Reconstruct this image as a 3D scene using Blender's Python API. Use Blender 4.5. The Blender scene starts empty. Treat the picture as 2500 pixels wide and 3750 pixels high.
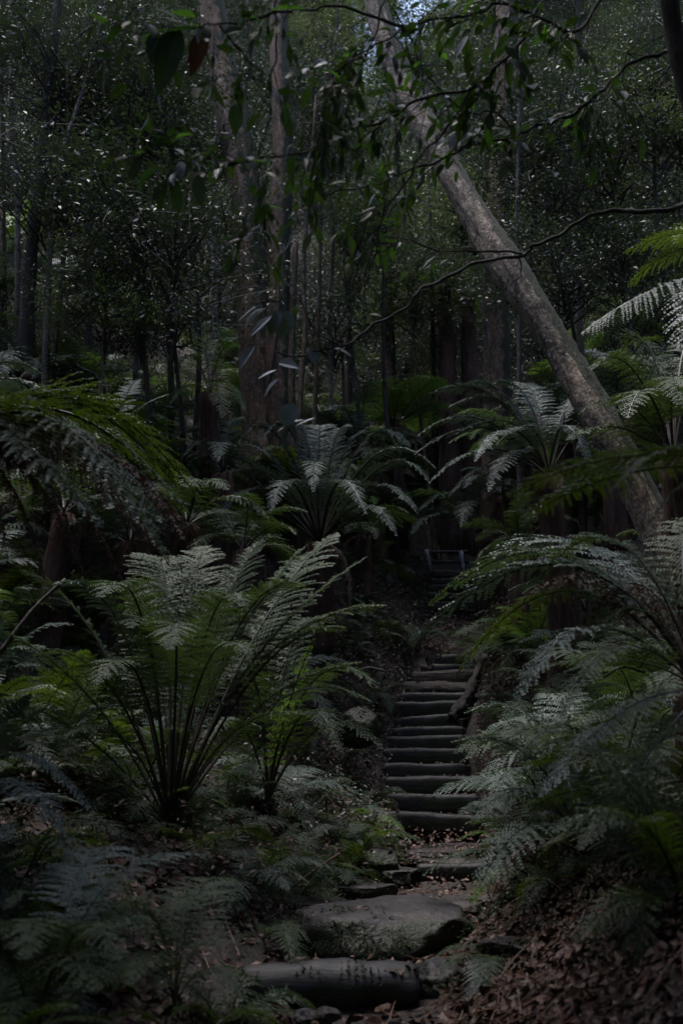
import bpy, math, random
import numpy as np
from mathutils import Vector, Matrix
random.seed(7); rng = np.random.default_rng(7)
R = math.radians
sc = bpy.context.scene

# ------------------------------------------------------------------ camera
CAM = np.array([0.0, 0.0, 1.5]); PITCH = R(13.7); FPX = 3646.0
cam_d = bpy.data.cameras.new('camera'); cam = bpy.data.objects.new('camera', cam_d)
sc.collection.objects.link(cam); sc.camera = cam
cam.location = CAM; cam.rotation_euler = (math.pi/2 + PITCH, 0, 0)
cam_d.sensor_fit = 'VERTICAL'; cam_d.sensor_height = 36; cam_d.lens = 35.0
cam_d.clip_end = 500; cam_d.clip_start = 0.05
cam_d.dof.use_dof = True; cam_d.dof.focus_distance = 10.5; cam_d.dof.aperture_fstop = 2.0
cp, sp = math.cos(PITCH), math.sin(PITCH)
def P(u, v, Y):
    """a point at ground distance Y, from coordinates measured on a 1568 px wide print of the photo"""
    x = (u*1.5944-1250)/FPX; up = (1875-v*1.5944)/FPX
    k = Y/(cp-up*sp)
    return np.array([x*k, Y, CAM[2]+(sp+up*cp)*k])

# ------------------------------------------------------------------ light
SUN_EL, SUN_AZ = 80.0, 60.0           # high, a little left of straight ahead
w = bpy.data.worlds.new('World'); sc.world = w; w.use_nodes = True
nt = w.node_tree; bg = nt.nodes['Background']
sky = nt.nodes.new('ShaderNodeTexSky'); sky.sky_type = 'NISHITA'; sky.sun_disc = False
sky.sun_elevation = R(SUN_EL); sky.sun_rotation = R(-SUN_AZ); sky.air_density = 1.0; sky.dust_density = 2.0
nt.links.new(sky.outputs[0], bg.inputs[0]); bg.inputs[1].default_value = 0.15
sd = bpy.data.lights.new('sun', 'SUN'); so = bpy.data.objects.new('sun', sd); sc.collection.objects.link(so)
sd.energy = 1.5; sd.angle = R(25); sd.color = (1.0, 0.96, 0.92)
az, el = R(SUN_AZ), R(SUN_EL)
dirv = Vector((-math.sin(az)*math.cos(el), math.cos(az)*math.cos(el), math.sin(el)))
so.rotation_euler = dirv.to_track_quat('Z', 'Y').to_euler()
so.location = (0, 0, 30)
vs = sc.view_settings; vs.view_transform = 'Standard'; vs.look = 'None'; vs.gamma = 1.0
vs.exposure = 1.38
sc.cycles.max_bounces = 6; sc.cycles.diffuse_bounces = 3; sc.cycles.glossy_bounces = 2
sc.cycles.transmission_bounces = 4; sc.cycles.caustics_reflective = False; sc.cycles.caustics_refractive = False
sc.cycles.sample_clamp_indirect = 3

# ------------------------------------------------------------------ materials
def newmat(name):
    m = bpy.data.materials.new(name); m.use_nodes = True
    return m, m.node_tree, m.node_tree.nodes['Principled BSDF']
def N(nt, typ, **kw):
    n = nt.nodes.new(typ)
    for k, v in kw.items():
        if k.startswith('_'): setattr(n, k[1:], v)
        else: n.inputs[k].default_value = v
    return n
def ramp(nt, src, stops):
    r = nt.nodes.new('ShaderNodeValToRGB'); nt.links.new(src, r.inputs[0])
    els = r.color_ramp.elements
    while len(els) < len(stops): els.new(0.5)
    for e, (p, c) in zip(els, stops):
        e.position = p; e.color = (*c, 1) if len(c) == 3 else c
    return r.outputs[0]
def leafmat(name, cols, rough=0.38, spec=0.5, trans=0.25, tcol=(0.10, 0.2, 0.02), nscale=1.5):
    """cols: ramp colours over a mix of per-leaf, per-object and broad noise variation"""
    m, nt, b = newmat(name); L = nt.links
    geo = N(nt, 'ShaderNodeNewGeometry'); oi = N(nt, 'ShaderNodeObjectInfo')
    tc = N(nt, 'ShaderNodeTexCoord'); no = N(nt, 'ShaderNodeTexNoise', Scale=nscale, Detail=2.0)
    L.new(geo.outputs['Position'], no.inputs['Vector'])
    a = N(nt, 'ShaderNodeMath', _operation='MULTIPLY'); L.new(geo.outputs['Random Per Island'], a.inputs[0]); a.inputs[1].default_value = .45
    c = N(nt, 'ShaderNodeMath', _operation='MULTIPLY_ADD'); L.new(oi.outputs['Random'], c.inputs[0]); c.inputs[1].default_value = .35; L.new(a.outputs[0], c.inputs[2])
    d = N(nt, 'ShaderNodeMath', _operation='MULTIPLY_ADD'); L.new(no.outputs['Fac'], d.inputs[0]); d.inputs[1].default_value = .3; L.new(c.outputs[0], d.inputs[2])
    n = len(cols)
    col = ramp(nt, d.outputs[0], [(0.12+.76*i/(n-1), cols[i]) for i in range(n)])
    L.new(col, b.inputs['Base Color']); b.inputs['Roughness'].default_value = rough
    b.inputs['Specular IOR Level'].default_value = spec
    if trans > 0:
        t = N(nt, 'ShaderNodeBsdfTranslucent', Color=(*tcol, 1)); mx = N(nt, 'ShaderNodeMixShader', Fac=trans)
        L.new(b.outputs[0], mx.inputs[1]); L.new(t.outputs[0], mx.inputs[2])
        L.new(mx.outputs[0], nt.nodes['Material Output'].inputs[0])
    return m
def barkmat(name, cols, scale=6, stretch=4, along='z', bump=0.6, moss=0.0, spots=0.0, mossdir=(0.7,-.2,.6), rough=.85):
    m, nt, b = newmat(name); L = nt.links
    tc = N(nt, 'ShaderNodeTexCoord'); mp = N(nt, 'ShaderNodeMapping'); mp.inputs['Scale'].default_value = (1, 1, 1/stretch) if along == 'z' else (1/stretch, 1, 1)
    L.new(tc.outputs['Object'], mp.inputs[0])
    n1 = N(nt, 'ShaderNodeTexNoise', Scale=scale, Detail=6.0, Roughness=.65); L.new(mp.outputs[0], n1.inputs['Vector'])
    n2 = N(nt, 'ShaderNodeTexNoise', Scale=scale*5, Detail=4.0, Roughness=.7); L.new(mp.outputs[0], n2.inputs['Vector'])
    mixf = N(nt, 'ShaderNodeMath', _operation='MULTIPLY_ADD'); L.new(n2.outputs[0], mixf.inputs[0]); mixf.inputs[1].default_value = .5
    hf = N(nt, 'ShaderNodeMath', _operation='MULTIPLY'); L.new(n1.outputs[0], hf.inputs[0]); hf.inputs[1].default_value = .5
    L.new(hf.outputs[0], mixf.inputs[2])
    k = len(cols)
    col = ramp(nt, mixf.outputs[0], [(.40+.20*i/(k-1), cols[i]) for i in range(k)])
    nL = N(nt, 'ShaderNodeTexNoise', Scale=1.1, Detail=5.0, Roughness=.6); L.new(tc.outputs['Object'], nL.inputs['Vector'])
    mL = N(nt, 'ShaderNodeMix', _data_type='RGBA', _blend_type='MULTIPLY'); mL.inputs[0].default_value = 1; L.new(col, mL.inputs[6])
    L.new(ramp(nt, nL.outputs[0], [(.36, (.45, .43, .42)), (.5, (.95, .95, .95)), (.62, (1.3, 1.22, 1.1))]), mL.inputs[7]); col = mL.outputs[2]
    if spots:
        n3 = N(nt, 'ShaderNodeTexNoise', Scale=scale*3.2, Detail=5.0, Roughness=.75); L.new(tc.outputs['Object'], n3.inputs['Vector'])
        f = ramp(nt, n3.outputs[0], [(.53, (0, 0, 0)), (.62, (1, 1, 1))])
        mx = N(nt, 'ShaderNodeMix', _data_type='RGBA'); fm = N(nt, 'ShaderNodeMath', _operation='MULTIPLY'); L.new(f, fm.inputs[0]); fm.inputs[1].default_value = spots
        L.new(fm.outputs[0], mx.inputs[0]); L.new(col, mx.inputs[6]); mx.inputs[7].default_value = (.40, .37, .34, 1); col = mx.outputs[2]
    if moss:
        geo = N(nt, 'ShaderNodeNewGeometry'); dt = N(nt, 'ShaderNodeVectorMath', _operation='DOT_PRODUCT'); L.new(geo.outputs['Normal'], dt.inputs[0]); dt.inputs[1].default_value = mossdir
        n4 = N(nt, 'ShaderNodeTexNoise', Scale=scale*.8, Detail=5.0); L.new(tc.outputs['Object'], n4.inputs['Vector'])
        ad = N(nt, 'ShaderNodeMath', _operation='ADD'); L.new(dt.outputs['Value'], ad.inputs[0]); L.new(n4.outputs[0], ad.inputs[1])
        f = ramp(nt, ad.outputs[0], [(1.0-.35*moss, (0, 0, 0)), (1.0-.35*moss+.22, (1, 1, 1))])
        mx = N(nt, 'ShaderNodeMix', _data_type='RGBA'); L.new(f, mx.inputs[0]); L.new(col, mx.inputs[6]); mx.inputs[7].default_value = (.015, .020, .007, 1); col = mx.outputs[2]
    L.new(col, b.inputs['Base Color']); b.inputs['Roughness'].default_value = rough
    bp = N(nt, 'ShaderNodeBump', Strength=bump, Distance=.05); L.new(mixf.outputs[0], bp.inputs['Height']); L.new(bp.outputs[0], b.inputs['Normal'])
    return m

M = {}
M['fern'] = leafmat('fern_green', [(.020, .033, .019), (.036, .058, .029), (.06, .084, .045)], .6, .3, .2, (.09, .15, .03))
M['fern_pale'] = leafmat('fern_pale_green', [(.03, .05, .042), (.055, .082, .068), (.09, .118, .105)], .55, .5, .12, (.08, .13, .06))
M['fern_blue'] = leafmat('fern_blue_green', [(.022, .038, .030), (.042, .067, .052), (.068, .095, .078)], .58, .4, .14, (.08, .13, .05))
M['fern_dark'] = leafmat('fern_dark_green', [(.018, .035, .01), (.03, .055, .014), (.05, .08, .02)], .42, .35, .35, (.09, .15, .01))
M['fern_bright'] = leafmat('fern_bright_green', [(.04, .08, .015), (.07, .13, .02), (.11, .18, .03)], .45, .4, .35, (.13, .23, .035))
M['fern_dead'] = leafmat('fern_dead_brown', [(.04, .022, .014), (.10, .06, .042), (.21, .14, .11)], .55, .4, .1, (.2, .1, .05))
M['stalk'] = barkmat('fern_stalk', [(.012, .010, .008), (.03, .024, .015)], 20, 3, bump=.2, rough=.45)
M['stalk_dead'] = barkmat('fern_stalk_brown', [(.06, .03, .018), (.12, .06, .035)], 20, 3, bump=.2, rough=.6)
M['leaf_far'] = leafmat('forest_leaf', [(.020, .026, .024), (.036, .045, .040), (.065, .075, .068)], .5, .6, .12, (.06, .10, .03), .35)
M['leaf_pale'] = leafmat('forest_leaf_light', [(.03, .044, .026), (.05, .07, .036), (.085, .108, .055)], .46, .7, .28, (.12, .18, .04), .5)
M['leaf_near'] = leafmat('broad_leaf', [(.012, .026, .01), (.022, .042, .016), (.035, .062, .02)], .42, .42, .3, (.07, .15, .02))
M['leaf_sky_sheen'] = leafmat('broad_leaf_sky_sheen', [(.16, .19, .23), (.23, .27, .33), (.30, .34, .42)], .38, .9, .08)  # pale blue base puts the sky's reflection into the leaf colour
M['litter'] = leafmat('dead_leaf', [(.013, .007, .005), (.034, .016, .010), (.078, .038, .025), (.17, .10, .07)], .55, .35, 0)
M['moss'] = leafmat('moss', [(.008, .013, .004), (.016, .024, .007), (.03, .042, .011)], .8, .2, 0)
M['bark_pale'] = barkmat('bark_lichen', [(.04, .028, .021), (.155, .118, .09), (.33, .27, .21)], 6, 1.5, bump=1.0, moss=.5, spots=.8)
M['bark_brown'] = barkmat('bark_brown', [(.03, .018, .011), (.11, .063, .038), (.19, .12, .075)], 5, 5, bump=1.0, moss=.25, spots=.3)
M['bark_dark'] = barkmat('bark_dark', [(.010, .008, .007), (.022, .018, .015), (.04, .034, .03)], 8, 4, bump=.6)
M['bark_fibre'] = barkmat('bark_fibrous', [(.02, .011, .008), (.075, .038, .027), (.15, .08, .06)], 14, 14, bump=1.0)
M['bark_grey'] = barkmat('bark_grey', [(.03, .026, .022), (.07, .06, .052), (.13, .115, .1)], 9, 5, bump=.5, spots=.4)
M['twig'] = barkmat('twig_bark', [(.010, .008, .007), (.022, .019, .017), (.04, .036, .035)], 25, 3, bump=.4, rough=.75)
def stonemat(name, cols, moss=1.0, scale=3.0, rough=.6):
    return barkmat(name, cols, scale, 1.0, bump=.9, moss=moss, mossdir=(0, -.55, -.15), rough=rough)
M['stone'] = stonemat('stone_mossy', [(.009, .0075, .009), (.021, .017, .020), (.044, .037, .042)], 1.2)
M['stone_bare'] = stonemat('stone_bare', [(.012, .009, .010), (.029, .022, .023), (.056, .044, .046)], .3)
M['log'] = barkmat('weathered_log', [(.008, .007, .008), (.013, .011, .014), (.030, .027, .038)], 5, 14.0, 'x', bump=.3, moss=.05, mossdir=(0, -.5, -.5), rough=.6)
M['log_red'] = barkmat('weathered_log_red', [(.014, .009, .008), (.036, .02, .016), (.06, .037, .034)], 9, 9.0, 'x', bump=1.0, rough=.55)
M['rust'] = barkmat('rusty_timber', [(.05, .02, .012), (.11, .045, .028), (.16, .08, .055)], 8, 2, bump=.4)
M['post_white'] = barkmat('post_worn_white', [(.25, .25, .27), (.4, .4, .42), (.55, .55, .58)], 10, 3, bump=.3)
# ground
m, nt, b = newmat('forest_soil'); M['soil'] = m
geo = N(nt, 'ShaderNodeNewGeometry')
n1 = N(nt, 'ShaderNodeTexNoise', Scale=1.3, Detail=9.0, Roughness=.7); n2 = N(nt, 'ShaderNodeTexNoise', Scale=22.0, Detail=4.0)
vo = N(nt, 'ShaderNodeTexVoronoi', Scale=16.0)
for n_ in (n1, n2, vo): nt.links.new(geo.outputs['Position'], n_.inputs['Vector'])
mm = N(nt, 'ShaderNodeMath', _operation='MULTIPLY_ADD'); nt.links.new(n2.outputs[0], mm.inputs[0]); mm.inputs[1].default_value = .5
mh = N(nt, 'ShaderNodeMath', _operation='MULTIPLY'); nt.links.new(n1.outputs[0], mh.inputs[0]); mh.inputs[1].default_value = .5; nt.links.new(mh.outputs[0], mm.inputs[2])
nt.links.new(ramp(nt, mm.outputs[0], [(.36, (.008, .006, .005)), (.5, (.022, .015, .012)), (.62, (.045, .031, .026)), (.7, (.04, .048, .018))]), b.inputs['Base Color'])
b.inputs['Roughness'].default_value = .8
bp = N(nt, 'ShaderNodeBump', Strength=.9, Distance=.05); nt.links.new(mm.outputs[0], bp.inputs['Height']); nt.links.new(bp.outputs[0], b.inputs['Normal'])

# ------------------------------------------------------------------ helpers
def link(o): sc.collection.objects.link(o); return o
def tag(o, label=None, cat=None, group=None, kind=None):
    if label: o['label'] = label
    if cat: o['category'] = cat
    if group: o['group'] = group
    if kind: o['kind'] = kind
    return o
def empty(name, loc, label=None, cat=None, group=None):
    o = bpy.data.objects.new(name, None); o.location = [float(q) for q in loc]; o.empty_display_size = .1
    return tag(link(o), label, cat, group)
def obj(name, me, parent=None, loc=(0, 0, 0)):
    o = bpy.data.objects.new(name, me); o.location = [float(q) for q in loc]; link(o)
    if parent is not None: o.parent = parent
    return o
class QM:
    """collects separate quads (n,4,3) with a material slot"""
    def __init__(s): s.q = []; s.m = []
    def add(s, q, mi=0):
        q = np.asarray(q, float).reshape(-1, 4, 3)
        if len(q): s.q.append(q); s.m.append(np.full(len(q), mi, np.int32))
    def mesh(s, name, mats, weld=False):
        q = np.concatenate(s.q); mi = np.concatenate(s.m); n = len(q)
        me = bpy.data.meshes.new(name); me.vertices.add(n*4); me.vertices.foreach_set('co', q.astype(np.float32).ravel())
        me.loops.add(n*4); me.loops.foreach_set('vertex_index', np.arange(n*4, dtype=np.int32))
        me.polygons.add(n); me.polygons.foreach_set('loop_start', np.arange(0, n*4, 4, dtype=np.int32))
        me.polygons.foreach_set('material_index', mi)
        for mt in mats: me.materials.append(M[mt])
        me.update(calc_edges=True)
        return me
def nrm(a): return a/np.maximum(np.linalg.norm(a, axis=-1, keepdims=True), 1e-9)
def catmull(pts, n):
    pts = np.asarray(pts, float); p = np.vstack([2*pts[0]-pts[1], pts, 2*pts[-1]-pts[-2]]); k = len(pts)-1
    out = []
    for t in np.linspace(0, k-1e-6, n):
        i = int(t); f = t-i; a, b_, c, d = p[i:i+4]
        out.append(.5*((2*b_)+(-a+c)*f+(2*a-5*b_+4*c-d)*f*f+(-a+3*b_-3*c+d)*f**3))
    return np.array(out)
def tube_rings(pts, rad, k, wob=0.0, seed=0, lobes=None):
    pts = np.asarray(pts, float); n = len(pts); T = nrm(np.gradient(pts, axis=0))
    ref = np.array([0., 1., 0.]) if abs(T[0][1]) < .8 else np.array([1., 0, 0])
    u = nrm(np.cross(T[0], ref)); rings = []
    r_ = np.random.default_rng(seed); ph = r_.uniform(0, 6.28, 8); fr = r_.uniform(.6, 3.5, 8)
    for i in range(n):
        u = nrm(u-T[i]*np.dot(u, T[i])); v = np.cross(T[i], u)
        a = np.linspace(0, 2*math.pi, k, endpoint=False); rr = rad[i]*np.ones(k)
        if wob:
            s = i/n*6
            rr *= 1+wob*(np.sin(2*a+ph[0]+s*fr[0])+.7*np.sin(3*a+ph[1]-s*fr[1])+.5*np.sin(5*a+ph[2]+s*2*fr[2])+.4*np.sin(9*a+ph[3]+s*3*fr[3]))*.5
            rr *= 1+wob*.6*math.sin(s*fr[4]*3+ph[4])
        if lobes: rr *= 1+lobes[1]*np.abs(np.sin(lobes[0]*a/2+ph[5]+i*.02))
        rings.append(pts[i]+rr[:, None]*(np.cos(a)[:, None]*u+np.sin(a)[:, None]*v))
    return np.array(rings)
def tube_quads(pts, rad, k=4):
    r = tube_rings(pts, rad, k); a = r[:-1]; b_ = r[1:]
    return np.stack([a, np.roll(a, -1, 1), np.roll(b_, -1, 1), b_], 2).reshape(-1, 4, 3)
def tube_mesh(name, pts, rad, k, mat, wob=.08, seed=0, lobes=None, extra=None, cap=True, jit=0.0):
    """smooth closed tube(s) as one mesh; extra = list of (pts, rad, k)"""
    V, F = [], []
    for j, (p, r, kk) in enumerate([(pts, rad, k)]+(extra or [])):
        rg = tube_rings(p, r, kk, wob, seed+j, lobes if j == 0 else None); o = len(V); n = len(rg)
        if jit:
            rr_ = np.random.default_rng(seed+77); rg = rg+rr_.normal(0, jit, rg.shape)
        V += [tuple(q) for q in rg.reshape(-1, 3)]
        for i in range(n-1):
            for c in range(kk):
                d = (c+1) % kk; F.append((o+i*kk+c, o+i*kk+d, o+(i+1)*kk+d, o+(i+1)*kk+c))
        if cap: F.append(tuple(o+c for c in range(kk))[::-1]); F.append(tuple(o+(n-1)*kk+c for c in range(kk)))
    me = bpy.data.meshes.new(name); me.from_pydata(V, [], F); me.materials.append(M[mat])
    me.polygons.foreach_set('use_smooth', [len(f) == 4 for f in F]); me.update()
    return me

# ------------------------------------------------------------------ terrain
PY = np.array([-20, 0, 5.7, 6.3, 7, 9, 10.1, 10.6, 11.6, 12.3, 16.2, 19.0, 20.3, 22, 25, 30, 40, 62])
PZ = np.array([2.0, .10, .14, .22, .22, .24, .28, .46, .58, .62, 3.08, 4.25, 5.1, 6.8, 9.4, 13.4, 25.0, 66])
CY = np.array([-20, 0, 5.95, 7.5, 9, 10.4, 11.4, 12.5, 16, 19, 20.3, 60])
CX = np.array([0, 0., -.10, .33, .72, 1.15, 1.25, 1.06, 1.65, 2.25, 2.4, 3.0])
PZ[0] = 9  # unseen slope behind the camera, raised to block low sky light
def cxf(y): return np.interp(y, CY, CX)
_w = [(rng.uniform(.3, 1.2), rng.uniform(0, 6.28), rng.uniform(0, 6.28)) for _ in range(14)]
def tnoise(x, y):
    s = 0
    for f, a, ph in _w: s = s+np.sin((x*math.cos(a)+y*math.sin(a))*f*2.4+ph)/(f*2+1)
    return s*.045
def Hf(x, y, raw=False):
    x = np.asarray(x, float); y = np.asarray(y, float)
    d = x-cxf(y); hw = .52; dl = np.maximum(-d-hw, 0); dr = np.maximum(d-hw, 0)
    fade = np.clip((30-y)/8, .25, 1)
    mid = 1+1.0*np.clip((y-11)/4, 0, 1)*np.clip((26-y)/4, 0, 1)
    midr = 1+1.15*np.clip((y-8)/4, 0, 1)*np.clip((26-y)/4, 0, 1)
    L_ = (.42*mid*np.minimum(dl, 4)+.45*np.maximum(dl-4, 0)+.5*np.maximum(dl-9, 0))
    R_ = (.52*midr*np.minimum(dr, 4)+.6*np.maximum(dr-4, 0)+.5*np.maximum(dr-9, 0))
    z = np.interp(y, PY, PZ)+(L_+R_)*fade
    notch = np.exp(-((x-.065*y-.5)/(.055*y+.5))**4)*np.clip((y-29)/4, 0, 1)
    z = z*(1-notch)+np.minimum(z, 1.5+.60*y)*notch
    z = z+tnoise(x, y)*np.clip((dl+dr)*1.5, 0.05, 1.6)*1.3
    return z
def H(x, y): return float(Hf(x, y))
xs = np.concatenate([np.linspace(-34, -6, 50)[:-1], np.linspace(-6, 8, 230)[:-1], np.linspace(8, 36, 50)])
ys = np.concatenate([np.linspace(-16, 2, 40)[:-1], np.linspace(2, 22, 260)[:-1], np.linspace(22, 62, 110)])
X, Y = np.meshgrid(xs, ys); Z = Hf(X, Y)
cor = (np.abs(X-cxf(Y)) < .6) & (Y > 10.2) & (Y < 20.6); Z = np.where(cor, Z-.22, Z)
Z += rng.normal(0, .008, Z.shape)
V = np.stack([X, Y, Z], -1).reshape(-1, 3); ny, nx = X.shape
idx = np.arange(ny*nx).reshape(ny, nx)
F = np.stack([idx[:-1, :-1], idx[:-1, 1:], idx[1:, 1:], idx[1:, :-1]], -1).reshape(-1, 4)
me = bpy.data.meshes.new('ground'); me.vertices.add(len(V)); me.vertices.foreach_set('co', V.astype(np.float32).ravel())
me.loops.add(F.size); me.loops.foreach_set('vertex_index', F.ravel().astype(np.int32)); me.polygons.add(len(F))
me.polygons.foreach_set('loop_start', np.arange(0, F.size, 4, dtype=np.int32)); me.polygons.foreach_set('use_smooth', np.ones(len(F), bool))
me.materials.append(M['soil']); me.update(calc_edges=True)
tag(obj('ground', me), kind='structure')

# ------------------------------------------------------------------ steps
def log_mesh(L, r, seed, mat, flat=.5, jit=.002):
    n = max(14, int(L*26)); x = np.linspace(-L/2, L/2, n)
    r_ = np.random.default_rng(seed); a, b_ = r_.uniform(0, 6, 2)
    pts = np.stack([x, .012*np.sin(x*3+a), .010*np.sin(x*4+b_)], -1)
    rad = r*(1+.06*np.sin(x*5+b_)+.035*np.sin(x*13+a)); rad[0] *= .82; rad[-1] *= .82; rad[1] *= .96; rad[-2] *= .96
    me = tube_mesh('timber', pts, rad, 26, mat, wob=.05, seed=seed, jit=jit)
    if flat < 1:
        for v in me.vertices:
            y, z = v.co.y/r, v.co.z/r; v.co.y = math.copysign(abs(y)**flat, y)*r*.8; v.co.z = math.copysign(abs(z)**flat, z)*r
    return me
def make_step(name, uL, uR, vL, vR, Yd, r, seed, label, mat='log', group='timber steps of the lower flight', depth=1.0):
    a = P(uL, vL, Yd); b_ = P(uR, vR, Yd); c = (a+b_)/2; c[2] -= r*.93
    L = np.linalg.norm(b_-a)
    o = obj(name, log_mesh(L, r, seed, mat, 1 if r > .122 else .48), None, c)
    o.rotation_euler = (0, -math.atan2(b_[2]-a[2], b_[0]-a[0]), random.uniform(-.04, .04))
    tag(o, label, 'timber step', group); return c, L
S = 1/1.5944
steps = [ # uL,uR (2500 px), vL,vR, label
 (1405, 1745, 2972, 2986, 'broad dark timber step right above the flat stone slab'),
 (1420, 1730, 2910, 2908, 'second timber step above the stone slab, low mossy front'),
 (1418, 1708, 2846, 2844, 'third timber step above the stone slab, pale worn lip'),
 (1412, 1690, 2797, 2796, 'fourth timber step above the stone slab'),
 (1408, 1685, 2744, 2741, 'fifth timber step up, dull brown patches on its front'),
 (1406, 1684, 2697, 2695, 'sixth timber step up, just below the narrow ledge step'),
 (1408, 1680, 2668, 2660, 'narrow timber step directly below the crooked one'),
 (1418, 1655, 2638, 2612, 'crooked timber step sloping down to the left'),
 (1438, 1680, 2573, 2567, 'tall black timber step just above the crooked one'),
 (1450, 1705, 2543, 2534, 'timber step second above the crooked one'),
 (1476, 1722, 2502, 2496, 'reddish timber step beside the fallen branch top'),
 (1515, 1735, 2462, 2453, 'brownish timber step below the top pair of the lower flight'),
 (1590, 1760, 2436, 2431, 'thin timber step second from the top of the lower flight'),
 (1620, 1775, 2400, 2396, 'topmost timber step of the lower flight under hanging fronds'),
]
prof = []
for i, (ul, ur, vl, vr, lab) in enumerate(steps):
    Yd = 12.4+.29*i
    gap = (steps[i][2]+steps[i][3])/2-(steps[min(i+1, 13)][2]+steps[min(i+1, 13)][3])/2
    c, L = make_step('timber_step', ul*S-6, ur*S+10, vl*S, vr*S, Yd, (.118 if i else .12)*random.uniform(.93, 1.05), 20+i, lab, 'log_red' if i in (10, 11) else 'log')
    prof.append((Yd, c[2]+.07, c[0]))
# upper flight, seen above the hanging fronds
ups = [(1560, 1790, 2203, 2203, 'lowest visible timber step of the upper flight'), (1560, 1790, 2172, 2172, 'second visible timber step of the upper flight'),
       (1565, 1790, 2144, 2142, 'third visible timber step of the upper flight'), (1575, 1790, 2119, 2117, 'dark step just under the reddish top log'), (1585, 1790, 2091, 2091, 'reddish log edging the top of the upper flight')]
prof2 = []
for i, (ul, ur, vl, vr, lab) in enumerate(ups):
    Yd = 19.0+.3*i
    c, L = make_step('timber_step', ul*S, ur*S, vl*S, vr*S, Yd, .085, 60+i, lab, 'log_red' if i == 4 else 'log', 'timber steps of the upper flight')
    prof2.append((Yd, c[2]+.07, c[0]))
# path surface (treads and risers of trodden earth)
def path_mesh(prof, w=.6, back=.5):
    V, F = [], []; n = 15
    rows = []
    for i, (y, z, x) in enumerate(prof):
        zn = z; zprev = prof[i-1][1] if i else z-.3
        yn = prof[i+1][0] if i+1 < len(prof) else y+back
        xn = prof[i+1][2] if i+1 < len(prof) else x
        rows += [(y+.02, zprev-.03, x), (y+.03, zn-.02, x), (yn+.018, zn, xn)]
    for (y, z, x) in rows:
        for k in range(n):
            s = -w+2*w*k/(n-1); V.append((x+s, y+random.uniform(-.008, .008), z+random.uniform(-.012, .012)+.18*max(0, abs(s)-.45)))
    for i in range(len(rows)-1):
        for k in range(n-1): F.append((i*n+k, i*n+k+1, (i+1)*n+k+1, (i+1)*n+k))
    me = bpy.data.meshes.new('path'); me.from_pydata(V, [], F); me.materials.append(M['soil']); return me
tag(obj('path', path_mesh(prof)), kind='structure')
tag(obj('path', path_mesh(prof2)), kind='structure')
# bottom log and the single step log
c, L = make_step('fallen_log_step', 552, 960, 2218, 2214, 5.95, .125, 3, 'thick round log lying across the bottom of the path', 'log', None)
c, L = make_step('timber_step', 957, 1128, 1984, 1982, 10.3, .10, 5, 'short dark timber step below the thin stone ledge', 'log', None)

# ------------------------------------------------------------------ rocks
def rock_mesh(sx, sy, sz, seed, mat, flat=.0, n=5, rough=.10):
    import bmesh
    bm = bmesh.new(); bmesh.ops.create_icosphere(bm, subdivisions=n, radius=1)
    r_ = np.random.default_rng(seed); ks = [(r_.normal(0, 1, 3)*f, r_.uniform(0, 6.28), 1/f) for f in (1.2, 1.8, 2.6, 4, 6, 9, 14, 22, 34) for _ in range(5)]
    cuts = [(nrm(r_.normal(0, 1, 3)*np.array([1, 1, .5])), r_.uniform(.62, .85)) for _ in range(7)]
    for v in bm.verts:
        p = np.array(v.co)
        for nn, dd in cuts:
            e = p@nn-dd
            if e > 0: p = p-nn*e*.85
        if p[2] > flat > 0: p[2] = flat+(p[2]-flat)*.12
        s = sum(math.sin(p@k+ph)*a for k, ph, a in ks)
        p = p*(1+rough*s*.35)
        v.co = p*np.array([sx, sy, sz])
    me = bpy.data.meshes.new('rock'); bm.to_mesh(me); bm.free(); me.materials.append(M[mat])
    me.polygons.foreach_set('use_smooth', np.ones(len(me.polygons), bool)); me.update()
    return me
def rock(name, u, v, Yd, sx, sy, sz, seed, label, mat='stone', flat=.0, rot=0, cat='rock', dz=0, rough=.16):
    p = P(u, v, Yd); p[2] += dz
    o = obj(name, rock_mesh(sx, sy, sz, seed, mat, flat, rough=rough), None, p); o.rotation_euler[2] = rot
    return tag(o, label, cat)
rock('mossy_rock', 898, 2160, 7.25, .66, .55, .42, 11, 'large mossy rock with a flat grey top behind the bottom log', 'stone', .4, dz=.03)
rock('flat_stone', 1000, 2082, 8.7, .42, .33, .09, 12, 'flat grey stone just behind the large mossy rock', 'stone_bare', .3, .2)
rock('flat_stone', 930, 2075, 9.2, .3, .25, .08, 13, 'small flat stone left of the grey one behind the mossy rock', 'stone_bare', .3, .5)
rock('flat_stone', 1090, 2068, 9.2, .35, .3, .09, 14, 'flat stone at the foot of the right bank below the short step', 'stone_bare', .3, .9)
rock('mossy_stone', 918, 2008, 10.1, .2, .2, .10, 15, 'small green mossy stone left of the short timber step', 'stone', .4)
rock('mossy_stone', 815, 2048, 9.2, .3, .25, .12, 16, 'low mossy stone on the left edge of the path', 'stone', .4)
rock('mossy_stone', 770, 2095, 8.0, .35, .3, .12, 17, 'mossy stone sunk in leaves left behind the large rock', 'stone', .5)
rock('stone_slab', 1042, 1948, 11.3, .78, .62, .10, 18, 'broad flat brown stone slab at the foot of the stair flight', 'stone_bare', .25, .1, 'stone slab', dz=-.02)
rock('stone_ledge', 1035, 1976, 10.75, .55, .3, .07, 19, 'thin stone ledge between the slab and the short timber step', 'stone_bare', .3, 0, 'stone ledge')
rock('boulder', 822, 1665, 12.6, .28, .3, .24, 21, 'rounded brown boulder left of the steps', 'stone', 0, .4, 'boulder')
rock('boulder', 868, 1985, 10.2, .2, .2, .14, 27, 'dark stone half hidden by ferns left of the slab', 'stone', 0, .8, 'boulder')
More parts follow.
